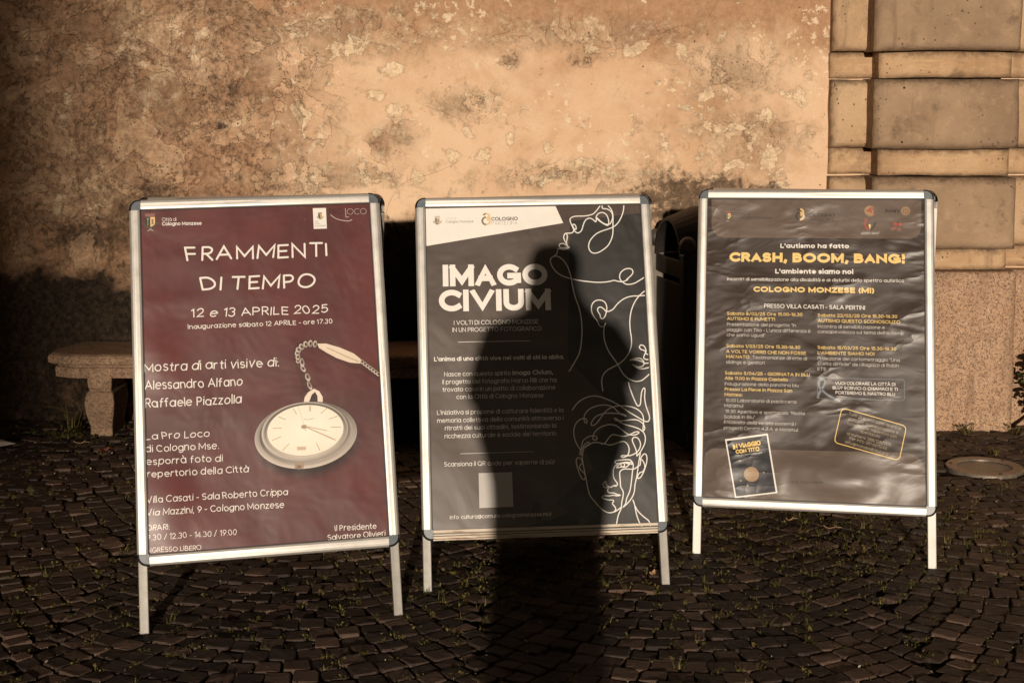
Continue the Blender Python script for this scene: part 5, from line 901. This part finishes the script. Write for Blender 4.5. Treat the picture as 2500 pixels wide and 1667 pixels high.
pr.disc((615,1005,462,302,-5), met(lambda a: .4), met(lambda a: .4))
pr.ring((618,1000,430,282,-5), (615,1005,458,300,-5), met(lambda a: .25+.5*math.sin(a)), met(lambda a: .85+.3*math.cos(a+2.4)))
pr.ring((619,998,408,265,-5), (618,1000,430,282,-5), met(lambda a: .5+.5*math.sin(a)), met(lambda a: .15+.6*math.sin(a)))
dial = (.82,.735,.61); pr.disc((620,996,406,262,-5), (.88,.81,.69), dial)
for a in [((490,768),(525,825)),((335,850),(410,882)),((850,768),(785,825)),((965,855),(873,882)),((662,745),(662,798)),((676,745),(676,798)),((262,1097),(358,1058)),((375,1200),(445,1133)),((735,1133),(770,1205)),((1000,970),(890,968)),((275,970),(365,970))]: pr.line(a, 7, (.40,.30,.22))
for a, w_ in [(((620,955),(845,1003)),12),(((620,960),(935,1102)),16),(((600,925),(545,750)),4),(((845,1065),(900,1090)),12)]: pr.line(a, w_*.8, (.50,.38,.28))
pr.disc((605,960,34,24,0), (.30,.20,.14), (.50,.38,.28), 20); pr.poly([(525,1165),(625,1165),(622,1202),(528,1202)], (.56,.43,.32)); pr.line([(600,876),(640,888),(705,872)], 6, (.45,.34,.24))
pr.poly([(500,1330),(600,1330),(598,1388),(500,1392)], (.34,.24,.17)); pr.disc((548,1372,34,26,0), (.10,.07,.05), (.30,.21,.15), 20)
pr.poly([(604,700),(614,650),(650,600),(715,562),(770,590),(806,650),(806,704),(752,700),(750,640),(725,595),(690,625),(660,700)], (.74,.62,.52)); pr.poly([(662,698),(690,628),(724,600),(748,640),(750,696)], (.03,.015,.014))
def link_(x, y, rx, ry, t, s_=1.0):
    pr.ring((x,y,rx*.45,ry*.4,t), (x,y,rx,ry,t), met(lambda a: .3*s_+.3*math.sin(a)), met(lambda a: (.75+.35*math.sin(a-1))*s_), 18)
for x, y, rx, ry, t in [(668,530,24,62,-25),(648,440,30,56,-20),(600,350,26,50,-35),(590,285,28,60,-10),(545,270,26,26,0),(545,225,30,40,10),(540,185,32,40,20),(552,150,36,36,40),(585,118,40,34,60),(630,92,42,32,80),(680,84,44,30,95),(730,90,44,28,100)]: link_(x, y, rx*.85, ry*.8, t)
leaf = [(755,85),(850,85),(1000,130),(1150,195),(1225,255),(1215,302),(1100,290),(960,240),(850,180),(770,130)]
pr.poly(leaf, (.70,.58,.46)); pr.line(smooth_path([(860,130),(980,185),(1100,240),(1200,280)], 4), 10, (.42,.31,.22))
for j in range(7): link_(1238+j*29, 285+j*22, 24, 22, 30)
pr.build('printed_picture', print_mat(0, base0), p0)

# ---- middle board: charcoal poster with one-line faces
root1, p1, base1 = board(1, 'display board with charcoal poster of one-line faces and the photographer\'s shadow across it', (.1108, 4.3757), 4.94, 17.74, .158, .51, .762, 1.075, open_bottom=True, rear_roll=-1.2)
flat('colour_panel', 1, PP['quad'], 'w', p1, .0023); flat('colour_panel', 1, PP['dark'], 'a', p1, .0022)
flat('blank_panel', 1, PP['blank'], 's', p1, .0024); flat('torn_stain', 1, PP['stain'], 'z', p1, .0025)
stroke('rule_line', 1, [PP['r1']], 1.4, 'w', p1, .0026); stroke('rule_line', 1, [PP['r2']], 1.1, 'w', p1, .0026)
for k, a in enumerate(ART): stroke('line_drawing', 1, [a], 3.3, 'w', p1, .0029+k*.00001, sm=5, zr=.0000012)
write_all(1, p1, .0034); crest(1, p1, *PP['crest1'], pale=True); partecipa(1, p1, *PP['part1'], True)

# ---- right board: dark blue programme with gold lettering under wrinkled film
root2, p2, base2 = board(2, 'display board with dark programme poster in gold lettering under wrinkled film, white legs', (.9698, 4.6373), -11.76, 15.29, .161, .67, .777, 1.065, leg_mat=M_WHITE_LEG)
flat('colour_panel', 2, PP['head'], 'x', p2, .0022); flat('colour_panel', 2, PP['low'], 'h', p2, .0022)
stroke('outline_box', 2, [PP['box']], 1.4, 't', p2, .0026); stroke('outline_box', 2, [PP['ybox']], 2.6, 'y', p2, .0026)
stroke('ribbon_drawing', 2, [PP['ribbon']], 7, 't', p2, .0028, sm=4)
flat('picture_frame', 2, PP['book'], 'w', p2, .0025); flat('book_cover', 2, PP['bookin'], 'n', p2, .0027)
(px, py), (qx, qy) = PP['planet']; rr = math.dist((px,py),(qx,qy))
flat('planet', 2, [(px+rr*math.cos(t), py+rr*math.sin(t)) for t in np.linspace(0, 2*math.pi, 33)[:-1]], 'q', p2, .0029)
stroke('planet', 2, [[(px-rr*.7,py-rr*.3),(px-.1*rr,py-rr*.42),(px+rr*.5,py-rr*.35)],[(px-rr*.5,py+rr*.45),(px+rr*.1,py+rr*.38)]], 1.2, 'b', p2, .0031)
for x, y in PP['stars']: flat('star', 2, [(x+(3.2 if i % 2 == 0 else 1.2)*math.cos(i*math.pi/5+1.57), y+(3.2 if i % 2 == 0 else 1.2)*math.sin(i*math.pi/5+1.57)) for i in range(10)], 'y', p2, .0029)
write_all(2, p2, .0034); crest(2, p2, *PP['crest2']); partecipa(2, p2, *PP['part2'], False)
(cx, cy), tp = PP['emb']; k = math.dist((cx,cy), tp)/60
L_ = lambda pts: [(cx+x*k, cy+y*k) for x, y in pts]
flat('logo', 2, L_([(55*math.cos(t)-4, 52*math.sin(t)-2) for t in np.linspace(.9, 5.4, 24)]), 'q', p2, .0026); flat('logo', 2, L_([(-50,-4),(2,34),(22,-30),(-10,-16)]), 'r', p2, .0028)
stroke('logo', 2, [L_([(10,10),(14+46*math.cos(t), 12+46*math.sin(t))]) for t in np.linspace(-.3, 1.7, 7)], 4*k, 'm', p2, .0027); stroke('logo', 2, [L_([(-30,-50),(0,-60),(40,-48),(60,-22)])], 8*k, 'm', p2, .0028)
(cx, cy), tp = PP['wheel']; k = math.dist((cx,cy), tp)/45; cir = lambda r_, n=28: L_([(r_*math.cos(t), r_*math.sin(t)) for t in np.linspace(0, 2*math.pi, n)])
stroke('logo', 2, [cir(34), cir(10, 14)]+[L_([(12*math.cos(t),12*math.sin(t)),(30*math.cos(t),30*math.sin(t))]) for t in np.linspace(0, 2*math.pi, 7)[:-1]], 8*k, 'q', p2, .0026)
stroke('logo', 2, [L_([(38*math.cos(t),38*math.sin(t)),(44*math.cos(t),44*math.sin(t))]) for t in np.linspace(0, 2*math.pi, 25)[:-1]], 6*k, 'q', p2, .0025)
(cx, cy), tp = PP['people']; k = math.dist((cx,cy), tp)/50
stroke('logo', 2, [L_([(-42,30),(-48,5),(-34,-30),(-10,-52)])], 18*k, 'r', p2, .0026, sm=4); stroke('logo', 2, [L_([(50,20),(46,-5),(28,-34),(8,-52)])], 16*k, 'f', p2, .0026, sm=4)
stroke('logo', 2, [cir(0.1, 3), L_([(-38+9*math.cos(t),50+9*math.sin(t)) for t in np.linspace(0,6.28,10)])], 12*k, 'r', p2, .0027); flat('logo', 2, L_([(-16,2),(-2,-14),(12,2),(0,-48)]), 'y', p2, .0029)
stroke('logo', 2, [L_([(-2+5*math.cos(t),-2+5*math.sin(t)) for t in np.linspace(0,6.28,8)])], 8*k, 'y', p2, .0030)
(cx, cy), tp = PP['fly']; k = math.dist((cx,cy), tp)/55
for a, b_, rx, ry, t, c in ((-14,26,26,17,-.3,'r'),(26,24,26,17,.35,'r'),(-32,-20,34,16,.25,'m'),(14,-24,28,18,-.5,'m')):
    flat('logo', 2, L_([(a+rx*math.cos(s_)*math.cos(t)-ry*math.sin(s_)*math.sin(t), b_+rx*math.cos(s_)*math.sin(t)+ry*math.sin(s_)*math.cos(t)) for s_ in np.linspace(0, 2*math.pi, 20)[:-1]]), c, p2, .0026+.0001*(a+40)/40)
stroke('logo', 2, [L_([(-20,-44),(4,0),(6,40)]), L_([(6,42),(-6,56)]), L_([(8,42),(20,54)])], 4*k, 'f', p2, .0031)

# ------------------------------------------------------------------ the photographer (only the shadow reaches the picture)
def skin_mesh(name, joints, edges, mat, root=0, sub=2, parent=None):
    me = bpy.data.meshes.new(name); me.from_pydata([j[:3] for j in joints], edges, []); me.materials.append(mat)
    o = bpy.data.objects.new(name, me); link(o, parent)
    sk = o.modifiers.new('skin', 'SKIN'); sk.use_smooth_shade = True
    for i, j in enumerate(joints):
        v = me.skin_vertices[0].data[i]; r_ = j[3]; r_ = r_ if isinstance(r_, tuple) else (r_, r_); v.radius = (r_[0]*1.28, r_[1]*1.1); v.use_root = (i == root)
    s_ = o.modifiers.new('sub', 'SUBSURF'); s_.levels = sub; s_.render_levels = sub; return o
J = []; E_ = []
def jt(x, y, z, r_, par=None):
    J.append((x, y, z, r_)); i = len(J)-1
    if par is not None: E_.append((par, i))
    return i
by = -.30; ox = .008
pel = jt(ox-.012, by, .93, (.205,.11)); wai = jt(ox-.012, by, 1.09, (.222,.10), pel); che = jt(ox*.8-.01, by, 1.24, (.195,.11), wai); nb_ = jt(ox*.5, by, 1.345, (.11,.08), che)
nk = jt(.004, by+.02, 1.44, .048, nb_); hd = jt(.002, by+.05, 1.515, (.066,.08), nk); ht_ = jt(.002, by+.05, 1.585, (.074,.088), hd); hc = jt(.002, by+.045, 1.648, (.056,.06), ht_)
for s_ in (-1, 1):
    hip = jt(ox-.022+s_*.082, by, .86, .105, pel); kn = jt(ox-.034+s_*.076, by+.02, .48, .084, hip); an = jt(ox-.034+s_*.084, by-.01, .09, .056, kn); he = jt(ox+s_*.090, by+.04, .045, .048, an); to = jt(ox+s_*.105, by+.20, .035, .038, he)
    sh_ = jt(ox*.5-.010+s_*.172, by, 1.335, .066, nb_); el = jt(.238 if s_ > 0 else -.232, by+.07, 1.215 if s_ > 0 else 1.13, .055, sh_); wr = jt(.075 if s_ > 0 else -.055, -.10, 1.42 if s_ > 0 else 1.40, .030, el); pm = jt(s_*.072, -.085, 1.47, .027, wr)
    for q, (dz, ln) in enumerate(((.022,.034),(.010,.038),(-.002,.036),(-.014,.029))):
        a = jt(s_*.066, -.072, 1.478+dz*.9, .0095, pm); b_ = jt(s_*.055, -.048, 1.482+dz, .0085, a); jt(s_*(.055-ln*.7), -.040, 1.483+dz, .0075, b_)
    a = jt(s_*.060, -.115, 1.475, .011, pm); jt(s_*.040, -.130, 1.485, .009, a)
per = skin_mesh('person', J, E_, mat_plain('dark_clothing', (.05,.05,.055), .8), pel)
tag(per, 'person holding a camera up, known only from the standing shadow on the middle board', 'person')
skm = mat_plain('camera_black', (.02,.02,.02), .5)
cm = empty('handheld_camera', (0, -.09, 1.487)); tag(cm, 'small black camera held in front of the face of the person', 'camera')
b = MB(); b.box(-.052,-.022,-.030,.052,.016,.036); b.box(-.018,-.02,.036,.018,.012,.050); b.build('body', skm, cm, bevel=.006)
b = MB(); b.tube([(0,.016,.004),(0,.045,.004)], .024, 20); b.build('lens', skm, cm)

# ------------------------------------------------------------------ house across the square: its corner shades the left end of the wall
hb = empty('house', (-16, -100, 0)); tag(hb, 'plain house across the square behind the photographer whose edge shades the wall', 'house')
M_HW = mat_plain('house_render', (.35,.27,.19), .9, .2, 0, .2, 2); M_RF = mat_plain('roof_tiles', (.22,.10,.06), .8, .2, 0, .3, 6); M_WN = mat_plain('window_glass', (.03,.035,.04), .15, .6)
XE = 16-4.95
b = MB(); b.box(-14, -4, -.05, XE, 4, 18); b.build('wall', M_HW, hb)
b = MB(); b.add([(-14,-4.5,18),(XE,-4.5,18),(XE,4.5,18),(-14,4.5,18),(-14,0,20.5),(XE,0,20.5)], [(0,1,5,4),(2,3,4,5),(0,4,3),(1,2,5),(0,3,2,1)]); b.build('roof', M_RF, hb)
for i in range(6):
    for j in range(5):
        b = MB(); x = -12+i*4.3; b.box(x-.55, 4.0, 1.2+j*3, x+.55, 4.03, 2.8+j*3); b.build('window', M_WN, hb)

# ------------------------------------------------------------------ leafy crown added unseen behind the photographer to hold back skylight
tr = empty('added_tree', (3.6, -6.0, 0)); tag(tr, 'broad leafy crown on a trunk, added unseen behind the photographer to cut skylight', 'added_tree')
b = MB(); b.tube([(0,0,-.1),(.02,0,1.2),(-.1,.05,2.8),(-.3,.1,4.2),(-.9,.3,5.6)], [.26,.21,.18,.16,.13], 12)
for dx, dy, dz in ((-3.5,1.5,7.5),(-1.5,-2.5,7.8),(1.8,1.0,7.6),(-6.0,.5,7.8),(-3.0,3.8,7.9)): b.tube([(-.3,.1,4.2),(dx*.5-.2,dy*.5,5.9),(dx,dy,dz)], [.11,.08,.03], 8)
b.build('added_trunk', M_STEM, tr)
vs, fs = [], []
for j in range(7500):
    a = random.uniform(0, 2*math.pi); e = random.uniform(-1, 1); q = random.uniform(.25, 1)**.4; k = math.sqrt(1-e*e)
    c = (-3.3+6.0*q*k*math.cos(a), .8+5.6*q*k*math.sin(a), 8.4+3.2*q*e)
    if vnoise(np.array([c[0]*.9]), np.array([c[1]*.9+c[2]*1.3]), 5)[0] < .25: continue
    leaflet(vs, fs, c, (random.gauss(0,1), random.gauss(0,1), random.gauss(0,.5)), (random.gauss(0,.5), random.gauss(0,.5), 1), random.uniform(.22,.42), random.uniform(.16,.28))
b = MB(); b.add(vs, fs); b.build('added_crown', mat_leaf('added_tree_leaf', (.04,.06,.015), (.08,.11,.025), .15), tr)
